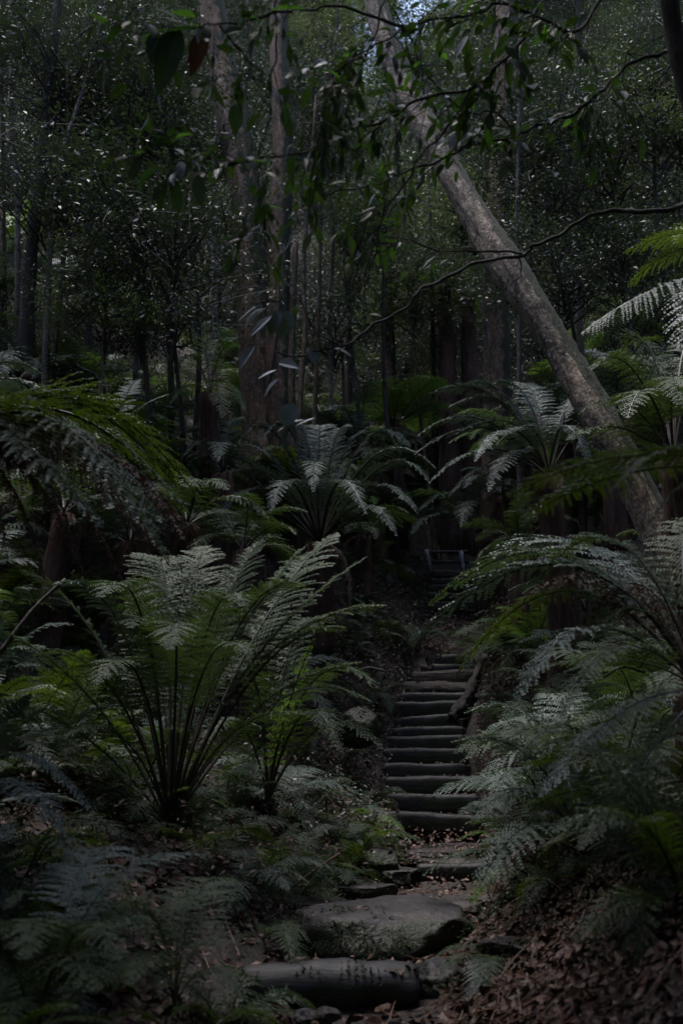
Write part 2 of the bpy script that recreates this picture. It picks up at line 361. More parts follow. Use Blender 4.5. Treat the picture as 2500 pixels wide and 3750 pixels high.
#rock('boulder', 640, 2225, 6.7, .26, .3, .2, 22, 'dark boulder in the shade left of the large mossy rock', 'stone', 0, .9, 'boulder')
rock('boulder', 1010, 2265, 6.1, .2, .2, .12, 23, 'small dark stone at the right end of the bottom log', 'stone', 0, .3, 'boulder')
rock('boulder', 1215, 2135, 5.9, .28, .3, .10, 24, 'dark stone showing through the leaf litter on the right bank', 'stone_bare', .5, 1, 'boulder', dz=-.1)
for k, (u, v) in enumerate([(545, 2338), (700, 2335), (750, 2330)]):
    rock('pebble', u, v, 5.3, .07, .06, .035, 30+k, ['stone in the dirt below the left end of the bottom log', 'stone in the dirt below the middle of the bottom log', 'pointed stone right beside the middle one below the log'][k], 'stone_bare', 0, k, 'stone')

# ------------------------------------------------------------------ barrier at the top
e = empty('timber_barrier', P(1015, 1312, 20.6), 'low open barrier with two white posts at the top of the stairs', 'barrier')
base = P(1015, 1312, 20.6)
def post(name, a, b_, r, mat, k=6):
    pts = np.linspace(a, b_, 4)-base; obj(name, tube_mesh(name, pts, [r]*4, k, mat, wob=.05, seed=3), e)
post('post', P(978, 1262, 20.6), P(990, 1318, 20.6), .045, 'post_white'); post('post', P(1058, 1266, 20.6), P(1066, 1318, 20.6), .04, 'post_white')
post('rail', P(975, 1268, 20.62), P(1075, 1266, 20.62), .03, 'bark_grey'); post('rail', P(985, 1291, 20.62), P(1075, 1289, 20.62), .025, 'bark_grey')
for u in (1012, 1033, 1044): post('baluster', P(u, 1268, 20.66), P(u+1, 1312, 20.66), .022, 'rust')

# ------------------------------------------------------------------ fern fronds
def frond_quads(P0, P1, P2, W=.3, n=30, bare=.2, droop=.25, fwd=.25, hang=0.0, fish=False, seed=0, jit=.09, r0=.009, fold=0.15, tw=.66):
    r_ = np.random.default_rng(seed); P0, P1, P2 = map(lambda q: np.asarray(q, float), (P0, P1, P2))
    Bz = lambda t: (1-t)**2*P0+2*t*(1-t)*P1+t*t*P2
    dB = lambda t: nrm(2*(1-t)*(P1-P0)+2*t*(P2-P1))
    tt = np.linspace(0, 1, 14); pts = np.array([Bz(t) for t in tt]); Ltot = np.linalg.norm(np.diff(pts, axis=0), axis=1).sum()
    qs = []; Zv = np.array([0, 0, 1.])
    ts = bare+(1-bare)*(np.arange(n)+.5)/n; step = Ltot*(1-bare)/n; rib = []
    for i, t in enumerate(ts):
        s = (t-bare)/(1-bare); p = Bz(t); T = dB(t); Sd = nrm(np.cross(T, Zv+1e-3)); Nn = np.cross(Sd, T)
        w_ = W*Ltot*1.75*(s+.13)**.5*max(1-s, .02)**.75
        for side in (-1, 1):
            if r_.random() < .05: continue
            ph = fwd+.55*s+r_.normal(0, jit*.6); d = Sd*side*math.cos(ph)+T*math.sin(ph)+Nn*(fold+r_.normal(0, jit))
            if hang: d = d*(1-hang)+np.array([r_.normal(0, .25), r_.normal(0, .25), -1])*hang
            d = nrm(d); ln = w_*(1+r_.normal(0, .05)); m = max(3, int(ln/(step*.42))) if not fish else 3
            if hang: ln *= r_.uniform(.5, 1)
            sj = (np.arange(m)+.5)/m if not fish else np.array([.17, .5, .84])
            g = np.array([0, 0, -1.])*droop*ln
            ax = p+d*ln*sj[:, None]+g*(sj**2)[:, None]
            ta = nrm(d*ln+2*g*sj[:, None])
            E = T-ta*(ta@T)[:, None]; E = nrm(E)
            if hang: E = nrm(E+r_.normal(0, .6, E.shape))
            nn = nrm(np.cross(ta, E))
            if fish:
                hw = step*.42*np.array([1, 1.0, .75]); ed = np.array([0, .34, .67, 1.]); hwE = step*.42*np.array([.8, 1, .8, .05])
                A = p+d*ln*ed[:, None]+g*(ed**2)[:, None]; Ee = E[[0, 1, 2, 2]]; nE = nn[[0, 1, 2, 2]]
                for k in (-1, 1):
                    o_ = A+Ee*k*hwE[:, None]-nE*hwE[:, None]*.3*side
                    for c in range(3): qs.append(np.array([A[c], A[c+1], o_[c+1], o_[c]]))
                continue
            pl = step*tw*(1-sj*.75)*(.9+.2*r_.random(m)); pw = ln/m*.42
            for k in (-1, 1):
                e_ = nrm(E*k+ta*.35); wv = ta*pw
                dr = -Zv*(.18+.5*hang)*pl[:, None]+nn*r_.normal(0, .26, (m, 1))*pl[:, None]
                tip = ax+e_*pl[:, None]+dr
                qs.append(np.stack([ax-wv, ax+wv, tip+wv*.45, tip-wv*.35], 1).reshape(-1, 3).reshape(-1, 4, 3).reshape(-1, 3))
            mid = np.vstack([p, ax]); wv = nrm(E)*step*.035
            wv = np.vstack([wv[:1], wv*(1-sj)[:, None]])
            rib.append(np.stack([mid[:-1]-wv[:-1], mid[:-1]+wv[:-1], mid[1:]+wv[1:], mid[1:]-wv[1:]], 1).reshape(-1, 3))
    Q = np.concatenate([q.reshape(-1, 3) for q in qs]).reshape(-1, 4, 3)
    if rib: Q = np.concatenate([Q, np.concatenate(rib).reshape(-1, 4, 3)])
    st = tube_quads(pts, r0*Ltot*np.linspace(1, .22, 14), 4)
    return Q, st
def frond_mesh(name, *a, mat='fern', stalk='stalk', **k):
    Q, st = frond_quads(*a, **k); q = QM(); q.add(Q, 0); q.add(st, 1)
    return q.mesh(name, [mat, stalk])
# shared frond shapes, one metre long
FV = {}
shapes = {'up': ((.22, 0, .80), (.78, .03, .62)), 'arch': ((.42, 0, .68), (.93, -.04, .25)), 'low': ((.50, .03, .45), (.98, .05, .02)), 'steep': ((.10, 0, .75), (.42, .05, .95)), 'hang': ((.45, 0, .45), (.80, 0, -.38))}
for nm, (c1, c2) in shapes.items():
    for mt in ('fern', 'fern_blue', 'fern_dark', 'fern_bright', 'fern_pale'):
        for k in range(1):
            sd_ = len(FV); FV[nm, mt] = frond_mesh('frond', (0, 0, 0), c1, c2, W=.24, n=24, bare=.14, droop=.3, seed=sd_, mat=mt, tw=.7)
for k in range(3):
    FV['dead', k] = frond_mesh('dead_frond', (0, 0, 0), (.35+.1*k, .05, .25), (.55+.05*k, -.05, -.55), W=.16, n=22, bare=.15, hang=.6, seed=90+k, mat='fern_dead', stalk='stalk_dead')
FV['fish', 0] = frond_mesh('frond', (0, 0, 0), (.2, 0, .6), (.55, .05, .85), W=.15, n=26, bare=.1, fish=True, seed=55, mat='fern_blue')
FV['fish', 1] = frond_mesh('frond', (0, 0, 0), (.4, 0, .5), (.95, .05, .3), W=.15, n=26, bare=.1, fish=True, seed=56, mat='fern_blue')
ALLF = []
def generic_fern(x, y, size, n, mt, kind='normal', z=None, label=None, cat='fern', group=None, lean=None, dead=0, spread=None):
    zb = H(x, y)-.02 if z is None else z
    e = empty('fern', (x, y, zb), label, cat, group); y0 = random.uniform(0, 6.28)
    for i in range(n):
        if spread is None: yaw = y0+i*6.283/n+random.uniform(-.3, .3)
        else: yaw = spread[0]+random.uniform(-1, 1)*spread[1]
        if kind == 'fish': key = ('fish', i % 2)
        elif kind == 'tall': key = (random.choice(['up', 'up', 'arch', 'steep']), mt)
        elif kind == 'low': key = (random.choice(['low', 'arch', 'hang']), mt)
        else: key = (random.choice(['up', 'arch', 'arch', 'low']), mt)
        o = bpy.data.objects.new('frond', FV[key]); o.parent = e; link(o)
        s = size*random.uniform(.72, 1.12); o.scale = (s, s*random.uniform(.85, 1.15), s)
        o.rotation_euler = (random.uniform(-.35, .35), random.uniform(-.25, .2), yaw)
    for i in range(dead):
        o = bpy.data.objects.new('dead_frond', FV['dead', random.randrange(3)]); o.parent = e; link(o)
        s = size*random.uniform(.6, .9); o.scale = (s, s, s); o.rotation_euler = (random.uniform(-.3, .3), random.uniform(-.2, .3), random.uniform(0, 6.28))
    ALLF.append((e, size, mt, kind)); return e
def spec_fern(name, label, base, specs, mat='fern', W=.22, n=30, trunk=0, bare=.2, **kw):
    """fronds given one by one: (uc, vc, Yc, ut, vt, Yt[, opts])"""
    b = P(*base); zb = H(b[0], b[1])
    root = np.array([b[0], b[1], min(zb, b[2])-.05]) if trunk else b
    e = empty(name, root, label, 'tree fern' if trunk else 'fern')
    if trunk:
        h = b[2]-root[2]; zz = np.linspace(0, h, 14)
        pts = np.stack([.05*np.sin(zz*1.5), .04*np.cos(zz), zz], -1); pts -= np.array([pts[-1][0], pts[-1][1], 0])
        obj('trunk', tube_mesh('trunk', pts, trunk*(1.25-.3*zz/h), 18, 'bark_fibre', wob=.12, seed=hash_(label), lobes=(9, .25), jit=.012), e)
    off = b-root
    for i, sp_ in enumerate(specs):
        o_ = dict(mat=mat, W=W, n=n, bare=bare, seed=i+hash_(label)); o_.update(kw)
        if len(sp_) > 6: o_.update(sp_[6])
        dead = o_['mat'] == 'fern_dead'
        me = frond_mesh('frond', off, P(*sp_[:3])-root, P(*sp_[3:6])-root, stalk='stalk_dead' if dead else 'stalk', **o_)
        obj('dead_frond' if dead else 'frond', me, e)
    return e
def hash_(s): return sum(ord(c)*(i+1) for i, c in enumerate(s)) % 9999
DD = dict(mat='fern_dead', hang=.55, W=.16)
B_ = dict(mat='fern_pale'); G_ = dict(mat='fern_bright'); K_ = dict(mat='fern_dark')
spec_fern('fern', 'large fern with a fan of black stalks rising from the left bank', (390, 1905, 8), [
  (250, 1380, 8.3, 50, 1310, 8.0), (300, 1290, 8.3, 130, 1340, 7.6, B_), (340, 1220, 8.2, 230, 1370, 7.2), (400, 1200, 8.5, 350, 1290, 9.2), (440, 1300, 8.6, 470, 1255, 9.2), (480, 1380, 8.3, 600, 1240, 8.7),
  (500, 1450, 8.2, 700, 1255, 8.5), (530, 1470, 8.2, 840, 1280, 8.5), (560, 1400, 8.4, 885, 1390, 8.3), (560, 1550, 8, 830, 1520, 7.8), (240, 1560, 7.9, 10, 1450, 7.5), (200, 1620, 7.8, -50, 1600, 7.2), (280, 1480, 7.6, 90, 1490, 6.9),
  (460, 1380, 7.6, 570, 1500, 6.9), (420, 1280, 7.5, 390, 1490, 6.7), (330, 1380, 7.5, 220, 1570, 6.8), (520, 1600, 7.6, 700, 1640, 7.2), (390, 1500, 8.8, 320, 1330, 9.6), (600, 1350, 9, 770, 1225, 9.7), (160, 1700, 7.6, -50, 1770, 7.0),
  (540, 1300, 8.6, 690, 1340, 8.0), (480, 1260, 8.2, 560, 1390, 7.5), (600, 1420, 8.4, 790, 1440, 7.9), (300, 1600, 7.4, 150, 1690, 6.9), (440, 1560, 8.6, 520, 1330, 9.4), (350, 1330, 8.0, 300, 1440, 7.2), (640, 1480, 8.6, 850, 1610, 8.4),
  (330, 1900, 7.8, 395, 2120, 7.6, dict(DD, W=.07))], W=.15, n=42, bare=.34, r0=.006)
spec_fern('fern', 'fern with one bright lime frond left of the steps', (615, 1840, 10), [
  (640, 1640, 9.6, 722, 1465, 9.4, dict(G_, W=.11, n=16)), (600, 1400, 10, 500, 1580, 9.2), (700, 1420, 10, 870, 1580, 9.5), (560, 1550, 10, 460, 1720, 9.3),
  (740, 1560, 10, 880, 1720, 9.4), (650, 1350, 10.5, 760, 1430, 10.8), (700, 1500, 9.5, 780, 1720, 9)], W=.17)
spec_fern('tree_fern', 'wide pale tree fern crown in the middle beneath the big twin trunk', (735, 1250, 14.5), [
  (560, 950, 14.5, 395, 1090, 13.6), (600, 930, 15, 500, 1035, 15), (680, 880, 15, 600, 1010, 14.5), (730, 880, 15.2, 740, 1015, 15.5),
  (800, 900, 15, 860, 1040, 15), (860, 930, 14.5, 1000, 1075, 14), (860, 1020, 14, 960, 1180, 13.2), (600, 1030, 14, 500, 1190, 13.2), (770, 1000, 13.5, 840, 1180, 12.8),
  (660, 1000, 13.6, 620, 1180, 12.9), (720, 950, 14, 720, 1130, 13.2), (820, 1250, 14, 800, 1400, 13.8, dict(DD)),
  (520, 1010, 14.4, 430, 1050, 14), (640, 880, 15, 545, 1020, 14.6), (700, 860, 15, 660, 1020, 14.8), (770, 880, 15, 800, 1030, 15), (850, 880, 15, 920, 1045, 14.8), (900, 960, 14, 985, 1110, 13.6), (560, 1090, 13.6, 520, 1230, 13), (840, 1080, 13.6, 910, 1230, 13), (620, 980, 14, 470, 1130, 13.6), (880, 1130, 14, 870, 1180, 13)], 'fern_pale', W=.13, n=44, trunk=.16, bare=.18)
spec_fern('tree_fern', 'tree fern crown between the steps and the leaning trunk', (1260, 1095, 12.5), [
  (1130, 900, 12.5, 950, 1045, 12), (1150, 830, 13, 985, 905, 13), (1170, 850, 13, 1030, 935, 12.6), (1120, 960, 12, 985, 1110, 11.6), (1180, 900, 11.8, 1090, 1060, 11.2),
  (1290, 820, 13, 1400, 960, 13), (1280, 870, 12, 1360, 1080, 11.5), (1230, 820, 13.5, 1180, 900, 14), (1190, 960, 12, 1120, 1130, 11.2), (1250, 900, 13, 1190, 960, 13, dict(DD, hang=.3)),
  (1100, 880, 12.4, 960, 1000, 12, B_), (1160, 830, 13, 1060, 890, 13, B_), (1220, 820, 13, 1110, 895, 13), (1200, 900, 12.6, 1040, 1000, 12), (1240, 920, 12, 1150, 1010, 11.5, B_), (1330, 830, 12.6, 1300, 960, 12.2, B_), (1350, 900, 12.6, 1400, 1040, 12.2), (1140, 1000, 12.2, 1030, 1140, 11.8)], 'fern_pale', n=40, W=.14, trunk=.15)
spec_fern('tree_fern', 'pale green fern crown right above the upper flight of steps', (1110, 1235, 18.7), [
  (1010, 1080, 18.7, 900, 1150, 18.2, G_), (1050, 1070, 18.7, 960, 1175, 18.0, B_), (1000, 1130, 18.2, 945, 1225, 17.7), (1160, 1050, 18.7, 1250, 1190, 18.2, B_), (1080, 1080, 18.0, 1060, 1210, 17.4, B_), (1180, 1100, 19.2, 1280, 1230, 19.2)], 'fern_blue', W=.19, trunk=.14)
spec_fern('tree_fern', 'tall fern with dark upright stalks right of the leaning trunk', (1545, 1060, 9.5), [
  (1450, 740, 9.5, 1355, 850, 9.2), (1500, 680, 10, 1420, 810, 10), (1560, 690, 10, 1600, 830, 10), (1440, 850, 9, 1330, 950, 8.8), (1420, 930, 9, 1300, 1010, 8.5), (1480, 800, 9, 1440, 960, 8.3),
  (1530, 760, 9, 1560, 930, 8.3), (1500, 720, 10.5, 1470, 870, 10.5), (1590, 700, 9.5, 1700, 850, 9), (1550, 780, 9.7, 1530, 900, 9.5, dict(DD))], 'fern', W=.19, trunk=.13)
spec_fern('tree_fern', 'tree fern beyond the right edge reaching in with a frosty blue frond', (1730, 640, 8), [
  (1530, 610, 7.8, 1335, 765, 7.5, dict(B_, W=.27, droop=.7, n=40)), (1640, 470, 8.2, 1430, 580, 8.2, dict(K_)), (1600, 480, 8, 1440, 660, 8.4, K_), (1760, 470, 8, 1850, 660, 7.5), (1640, 540, 7.4, 1560, 800, 6.8, B_), (1850, 540, 8, 2000, 700, 8), (1650, 470, 8.6, 1560, 560, 9.5, G_)], 'fern', W=.22, trunk=.14)
spec_fern('tree_fern', 'shaded tree fern pushing a long dark green frond over the fallen trunk base', (1790, 1110, 3.5), [
  (1480, 960, 3.6, 1165, 1140, 4.0, dict(W=.20)), (1500, 1000, 3.8, 1200, 1190, 4.5, dict(W=.2)), (1560, 960, 3.5, 1290, 1110, 3.7, dict(W=.2)), (1560, 930, 3.4, 1400, 1130, 3.3, dict(W=.15)), (1900, 900, 3.6, 2100, 1150, 3.8), (1800, 900, 4, 1760, 1050, 5), (1600, 1000, 3.4, 1480, 1220, 3.4, dict(W=.13))], 'fern_dark', W=.2, trunk=.13, n=36)
spec_fern('tree_fern', 'fern at the right edge with arching red and black stalks', (1610, 1590, 5.6), [
  (1440, 1050, 5.8, 1240, 1330, 6.3), (1330, 1060, 6, 925, 1500, 6.6, dict(B_, W=.13)), (1320, 1080, 6.4, 985, 1390, 7, dict(W=.13)), (1330, 1280, 5.2, 1180, 1620, 5.0, dict(B_, W=.15)), (1400, 1350, 5, 1290, 1640, 4.8),
  (1450, 1450, 5.4, 1160, 1560, 5.6), (1520, 1130, 6, 1620, 1200, 6.8), (1430, 1560, 5, 1240, 1830, 4.8, B_), (1400, 1130, 6.3, 1120, 1450, 6.9, dict(DD, hang=.45)), (1380, 1080, 6.8, 1080, 1330, 7.6, B_),
  (1480, 1160, 6.2, 1290, 1500, 5.9, dict(DD)), (1480, 1280, 5.8, 1350, 1480, 5.8), (1300, 1160, 6.4, 1040, 1560, 6.6, dict(K_, W=.14)), (1500, 1700, 5, 1330, 1950, 4.6)], 'fern', W=.15, trunk=.12, n=34, r0=.006)
spec_fern('tree_fern', 'shaded tree fern at the left edge hung with dead brown fronds', (-170, 1040, 5.6), [
  (140, 780, 5.8, 440, 1190, 5.8), (100, 820, 5.3, 390, 1290, 5.2), (60, 830, 6.2, 330, 1060, 6.6), (0, 870, 5, 230, 1210, 4.8), (100, 900, 5.5, 280, 1330, 5.5, DD), (60, 940, 5.8, 200, 1330, 5.9, DD), (140, 860, 5.8, 390, 1300, 5.9, DD),
  (130, 760, 6.2, 400, 1110, 6.6), (60, 790, 5.6, 300, 1130, 5.5), (-20, 830, 5.2, 120, 1130, 4.9), (150, 850, 5.9, 340, 1270, 6.1, DD), (90, 900, 5.2, 180, 1280, 5.2, DD), (200, 830, 6, 440, 1260, 6.3, DD),
  (170, 740, 6.4, 460, 1150, 6.6), (120, 790, 5.4, 360, 1230, 5.0), (20, 960, 5.4, 100, 1320, 5.4, DD), (170, 850, 6, 430, 1210, 6.2, DD), (-20, 950, 5.3, 20, 1300, 5.2, DD), (-300, 800, 5.6, -600, 1100, 5.6), (-100, 820, 6.4, 30, 1010, 7.4)], 'fern_dark', W=.22, trunk=.14)
spec_fern('tree_fern', 'tree fern at the left edge with two pale drooping fronds', (-170, 960, 9), [
  (0, 800, 9, 145, 925, 8.6, B_), (-20, 770, 9.4, 105, 865, 9.4, B_), (-30, 850, 8.5, 80, 960, 8, B_), (0, 900, 8.8, 170, 1010, 8.4), (-300, 800, 9, -420, 1000, 9), (-150, 780, 9.8, -60, 860, 11)], 'fern_blue', W=.17, trunk=.13)
spec_fern('fern', 'fishbone fern with upright ladder-like fronds on the left', (262, 1000, 12), [
  (240, 900, 12, 238, 832, 12, dict(W=.2)), (320, 920, 12, 390, 905, 12.3, dict(W=.17)), (180, 920, 12, 120, 930, 12), (290, 880, 12.5, 320, 870, 13), (250, 950, 11.4, 200, 1030, 11)], 'fern_blue', n=18, fish=True, bare=.08, W=.15)
spec_fern('tree_fern', 'backlit yellow-green fern left of the twin trunk', (480, 905, 14), [
  (450, 770, 14, 410, 840, 13.6, G_), (480, 740, 14.4, 450, 790, 14.6, G_), (510, 750, 14, 550, 800, 13.8, G_), (440, 850, 13.6, 390, 930, 13.2, K_), (520, 830, 14, 565, 950, 13.6, G_), (500, 830, 13.4, 510, 960, 13, K_)], 'fern_dark', W=.2, trunk=.13)
spec_fern('tree_fern', 'grey-green low fern crown at the foot of the twin trunk', (510, 1090, 13.6), [
  (440, 960, 13.6, 370, 1010, 13.4), (480, 960, 13.4, 420, 1050, 13), (540, 950, 13.4, 600, 1010, 13.2), (560, 980, 13, 620, 1050, 12.8), (510, 960, 13, 500, 1060, 12.5), (520, 930, 14, 560, 970, 14.2)], 'fern_blue', W=.17, trunk=.12)
spec_fern('fern', 'low fern with pale fronds across the bottom left', (130, 2270, 4.5), [
  (220, 1920, 4.6, 470, 1965, 4.9, B_), (260, 1990, 4.4, 490, 2080, 4.5), (100, 1960, 4.6, 10, 2090, 4.4), (180, 2020, 4.2, 280, 2200, 3.9), (60, 2050, 4.4, -90, 2150, 4.3), (150, 1900, 4.9, 300, 1955, 5.5, B_), (80, 2000, 4, 60, 2200, 3.7)], 'fern', W=.2, r0=.006)
spec_fern('fern', 'dim fern left of the bottom log', (400, 2310, 4.8), [
  (450, 2080, 4.8, 570, 2190, 4.9), (380, 2020, 4.8, 270, 2110, 4.6), (410, 2000, 5, 450, 2080, 5.2), (480, 2150, 4.6, 560, 2290, 4.5), (360, 2100, 4.5, 300, 2260, 4.2), (440, 1960, 5.2, 520, 2030, 5.8)], 'fern', W=.22, r0=.006)
spec_fern('fern', 'fern on the left edge with a long fine-toothed arching frond', (-90, 1830, 5.6), [
  (40, 1620, 5.6, 215, 1870, 5.4, B_), (60, 1600, 5.8, 200, 1740, 6), (0, 1590, 5.6, 90, 1680, 5.8), (40, 1720, 5.2, 150, 1920, 5, B_), (-100, 1620, 6, -160, 1800, 6.5)], 'fern', W=.17, r0=.006)
spec_fern('fern', 'small fern hanging over the leaves right of the bottom log', (1130, 2230, 5.9), [
  (1080, 2130, 5.9, 995, 2200, 5.9), (1070, 2150, 5.8, 1010, 2240, 5.7), (1110, 2150, 5.7, 1080, 2310, 5.5, B_), (1130, 2140, 5.7, 1120, 2290, 5.5), (1160, 2150, 5.9, 1170, 2230, 5.8)], 'fern', W=.26, r0=.006, bare=.12)
spec_fern('fern', 'bright-tipped fern leaning over the path beside the slab', (1210, 2010, 8), [
  (1140, 1870, 8, 1050, 1930, 8, G_), (1120, 1920, 8, 1040, 2000, 8), (1150, 1960, 7.6, 1080, 2080, 7.5, G_), (1180, 1880, 7.6, 1150, 2030, 7.2), (1220, 1850, 8.3, 1270, 1950, 8.2), (1160, 1830, 8.5, 1100, 1890, 8.8, B_)], 'fern', W=.24, r0=.006)
# ferns on the right bank, fronds spilling down towards the path
for (u, v, Yd, s, n, mt, lab) in [
    (1330, 1700, 8.6, 1.15, 10, 'fern_blue', 'blue-green fern on the right bank level with the crooked step'),
    (1240, 1640, 10, .9, 9, 'fern', 'fern right beside the upper half of the lower flight'),
    (1180, 1760, 10.2, .75, 9, 'fern_blue', 'small fern brushing the right end of the middle steps'),
    (1260, 1830, 8.2, 1.0, 10, 'fern_blue', 'blue-green fern on the bank right of the lowest steps'),
    (1430, 1790, 7.2, 1.1, 10, 'fern', 'green fern above the bank between the steps and the right edge'),
    (1340, 1960, 6.6, 1.05, 10, 'fern_blue', 'dark arching fern above the leaf litter bank'),
    (1500, 1930, 5.6, 1.0, 9, 'fern_dark', 'near-black fern at the right edge above the litter'),
    (1570, 2100, 4.6, .8, 8, 'fern_dark', 'dim fern low at the right edge of the litter bank'),
    (1470, 1560, 8, 1.2, 10, 'fern', 'fern in shade behind the stalks at the right edge'),
    (1250, 1480, 11, 1.1, 10, 'fern', 'fern hanging over the top of the lower flight'),
    (1360, 1400, 10, 1.3, 10, 'fern_blue', 'big pale fern on the right bank below the leaning trunk'),
    (1180, 1350, 14, 1.0, 11, 'fern', 'fern right of the upper flight of steps'),
    (1300, 1250, 12.5, 1.2, 11, 'fern_blue', 'pale fern on the bank left of the leaning trunk base'), (1400, 1200, 11, 1.2, 11, 'fern', 'green fern directly in front of the leaning trunk base'),
    (1225, 1270, 13.5, 1.1, 10, 'fern_bright', 'light green fern above the hanging frosted fronds'), (1480, 1300, 9.5, 1.1, 10, 'fern_blue', 'fern under the arching red stalk on the right'),
    (1200, 1150, 16, 1.2, 10, 'fern', 'fern at the foot of the straight trunk'), (1330, 1120, 13.5, 1.3, 11, 'fern_blue', 'wide fern behind the leaning trunk base'),
    (1250, 1400, 12, .9, 10, 'fern', 'fern above the knotted fallen branch'), (1420, 1480, 9, 1.0, 10, 'fern_blue', 'fern in the shade of the big right-hand crown')]:
    p = P(u, v, Yd); z = max(min(p[2], H(p[0], p[1])+.35), H(p[0], p[1])-.02)
    generic_fern(p[0], p[1], s, n, mt, 'normal', z, lab, 'fern', 'ferns spilling down the right bank', dead=1)

for (u, v, Yd, s, n, mt, lab) in [
    (690, 2010, 8.4, .6, 8, 'fern_dark', 'dim fern above the dark hollow left of the mossy rock'), (600, 2120, 7.0, .6, 8, 'fern', 'low fern left of the dark hollow by the bottom log'),
    (770, 1930, 9.4, .65, 9, 'fern', 'green fern left of the path level with the short timber step'), (560, 2010, 7.6, .7, 8, 'fern_blue', 'blue-green fern below the big left fern stalks'),
    (850, 1900, 10.6, .55, 9, 'fern', 'bright fern spilling towards the left end of the stone slab'), (830, 1800, 11.6, .5, 8, 'fern_blue', 'small fern left of the lowest flight step'),
    (850, 1720, 12.6, .5, 8, 'fern', 'small fern beside the rounded brown boulder'), (870, 1570, 14.4, .55, 8, 'fern_blue', 'small fern left of the reddish steps'),
    (900, 1440, 16.2, .7, 9, 'fern', 'fern over the dark hollow left of the top of the lower flight'), (975, 1440, 17.0, .7, 10, 'fern_blue', 'fern closing the path between the two flights from the left'),
    (1090, 1450, 16.6, .8, 10, 'fern', 'fern drooping over the top of the lower flight from the right'), (1130, 1480, 15.6, .9, 9, 'fern', 'fern hanging beside the fallen branch top'),
    (900, 1345, 18.6, .7, 9, 'fern_blue', 'fern left of the upper flight of steps'), (880, 1250, 20.5, 1.0, 9, 'fern', 'fern left of the white-post barrier')]:
    p = P(u, v, Yd); generic_fern(p[0], p[1], s, n, mt, 'low', None, lab, 'fern', 'ferns edging the left side of the path', dead=1)
# ------------------------------------------------------------------ scattered ferns
placed = [(e.location.x, e.location.y) for e, *_ in ALLF]
def ok_gap(x, y, md): return not (-2.2 < x < -.75 and 6.5 < y < 7.95) and all((x-a)**2+(y-b)**2 >= md*md for a, b in placed)
for k in range(48):          # dense low ferns on the left bank and beside the path
    for _ in range(60):
        if k < 34: y = random.uniform(3.9, 9.5); x = random.uniform(-.42*y-.3, min(-1.0, cxf(y)-1.15))
        else: y = random.uniform(7.5, 12); x = cxf(y)+random.uniform(1.05, 2.6)
        if ok_gap(x, y, .3): break
    placed.append((x, y))
    generic_fern(x, y, random.uniform(.5, .95), random.randint(7, 10), random.choice(['fern', 'fern', 'fern_dark', 'fern_blue']), random.choice(['normal', 'normal', 'low', 'tall']), dead=random.choice([0, 1, 1]))
cand = 0; tries = 0
while cand < 85 and tries < 20000:
    tries += 1
    y = random.uniform(3.6, 14)
    hx = .40*y+1.0; x = random.uniform(-hx, hx)
    d = x-cxf(y)
    if abs(d) < (.74 if y > 11 else 1.0) and y < 20.4 : continue
    if x > .6 and y < 6.8 and x < 2.6 and y > 3: continue    # the open leaf litter bank
    if abs(x) < .9 and y < 5.5: continue
    if -1.3 < d < 0 and y < 9.5: 
        if random.random() < .6: continue
    md = .38 if y < 12 else .55
    if not ok_gap(x, y, md): continue
    placed.append((x, y)); cand += 1
    near = abs(d) < 1.5
    mt = random.choices(['fern', 'fern_blue', 'fern_dark', 'fern_bright'], [5, 5, 3, .7])[0]
    s = random.uniform(.3, .5) if abs(d) < 1.1 else random.uniform(.4, .65) if near else random.uniform(.6, 1.15)*(1.25 if y > 14 else 1)
    kd = 'fish' if random.random() < .07 else random.choice(['normal', 'normal', 'low', 'tall'])
    generic_fern(x, y, s, random.randint(6, 10), mt, kd, dead=(1 if random.random() < .4 else 0))

for k in range(34):          # small ferns crowding both edges of the steps
    for _ in range(60):
        y = random.uniform(10.8, 16.6); x = cxf(y)-random.uniform(.72, 2.3) if k < 26 else cxf(y)+random.uniform(.75, 1.2)
        if ok_gap(x, y, .28): break
    placed.append((x, y)); generic_fern(x, y, random.uniform(.35, .62), random.randint(7, 10), random.choice(['fern', 'fern_blue', 'fern']), random.choice(['normal', 'low']), dead=random.choice([0, 1, 1]))
for k in range(26):          # and over the bare soil left of the path and along the top of the litter bank
    for _ in range(60):
        if k < 18: y = random.uniform(6.6, 10.8); x = cxf(y)-random.uniform(.95, 2.3)
        else: y = random.uniform(7.6, 9.2); x = cxf(y)+random.uniform(.9, 2.4)
        if ok_gap(x, y, .3): break
    placed.append((x, y)); generic_fern(x, y, random.uniform(.4, .7), random.randint(8, 11), random.choice(['fern', 'fern_blue', 'fern_dark']), random.choice(['normal', 'low', 'low']), dead=random.choice([0, 1, 1]))
for k in range(16):          # the bank at the far left
    for _ in range(60):
        y = random.uniform(8.3, 13.5); x = -random.uniform(.2, .39)*y
        if ok_gap(x, y, .5): break
    placed.append((x, y)); generic_fern(x, y, random.uniform(.8, 1.2), random.randint(8, 11), random.choice(['fern', 'fern_dark', 'fern_blue']), random.choice(['normal', 'tall']), dead=random.choice([1, 2]))
for (u, v, Yd, lab) in [(520, 2195, 5.5, 'fern filling the corner left of the bottom log'), (430, 2300, 4.9, "dim low fern in front of the left end of the bottom log"), (1290, 1965, 6.6, 'fern drooping over the upper edge of the leaf litter bank'), (1545, 2120, 4.6, 'lowest fern on the right edge of the leaf litter bank')]:
    p = P(u, v, Yd); generic_fern(p[0], p[1], .55, 9, 'fern_dark', 'low', None, lab, 'fern', 'ferns on the litter bank', dead=1)
cand = 0; tries = 0
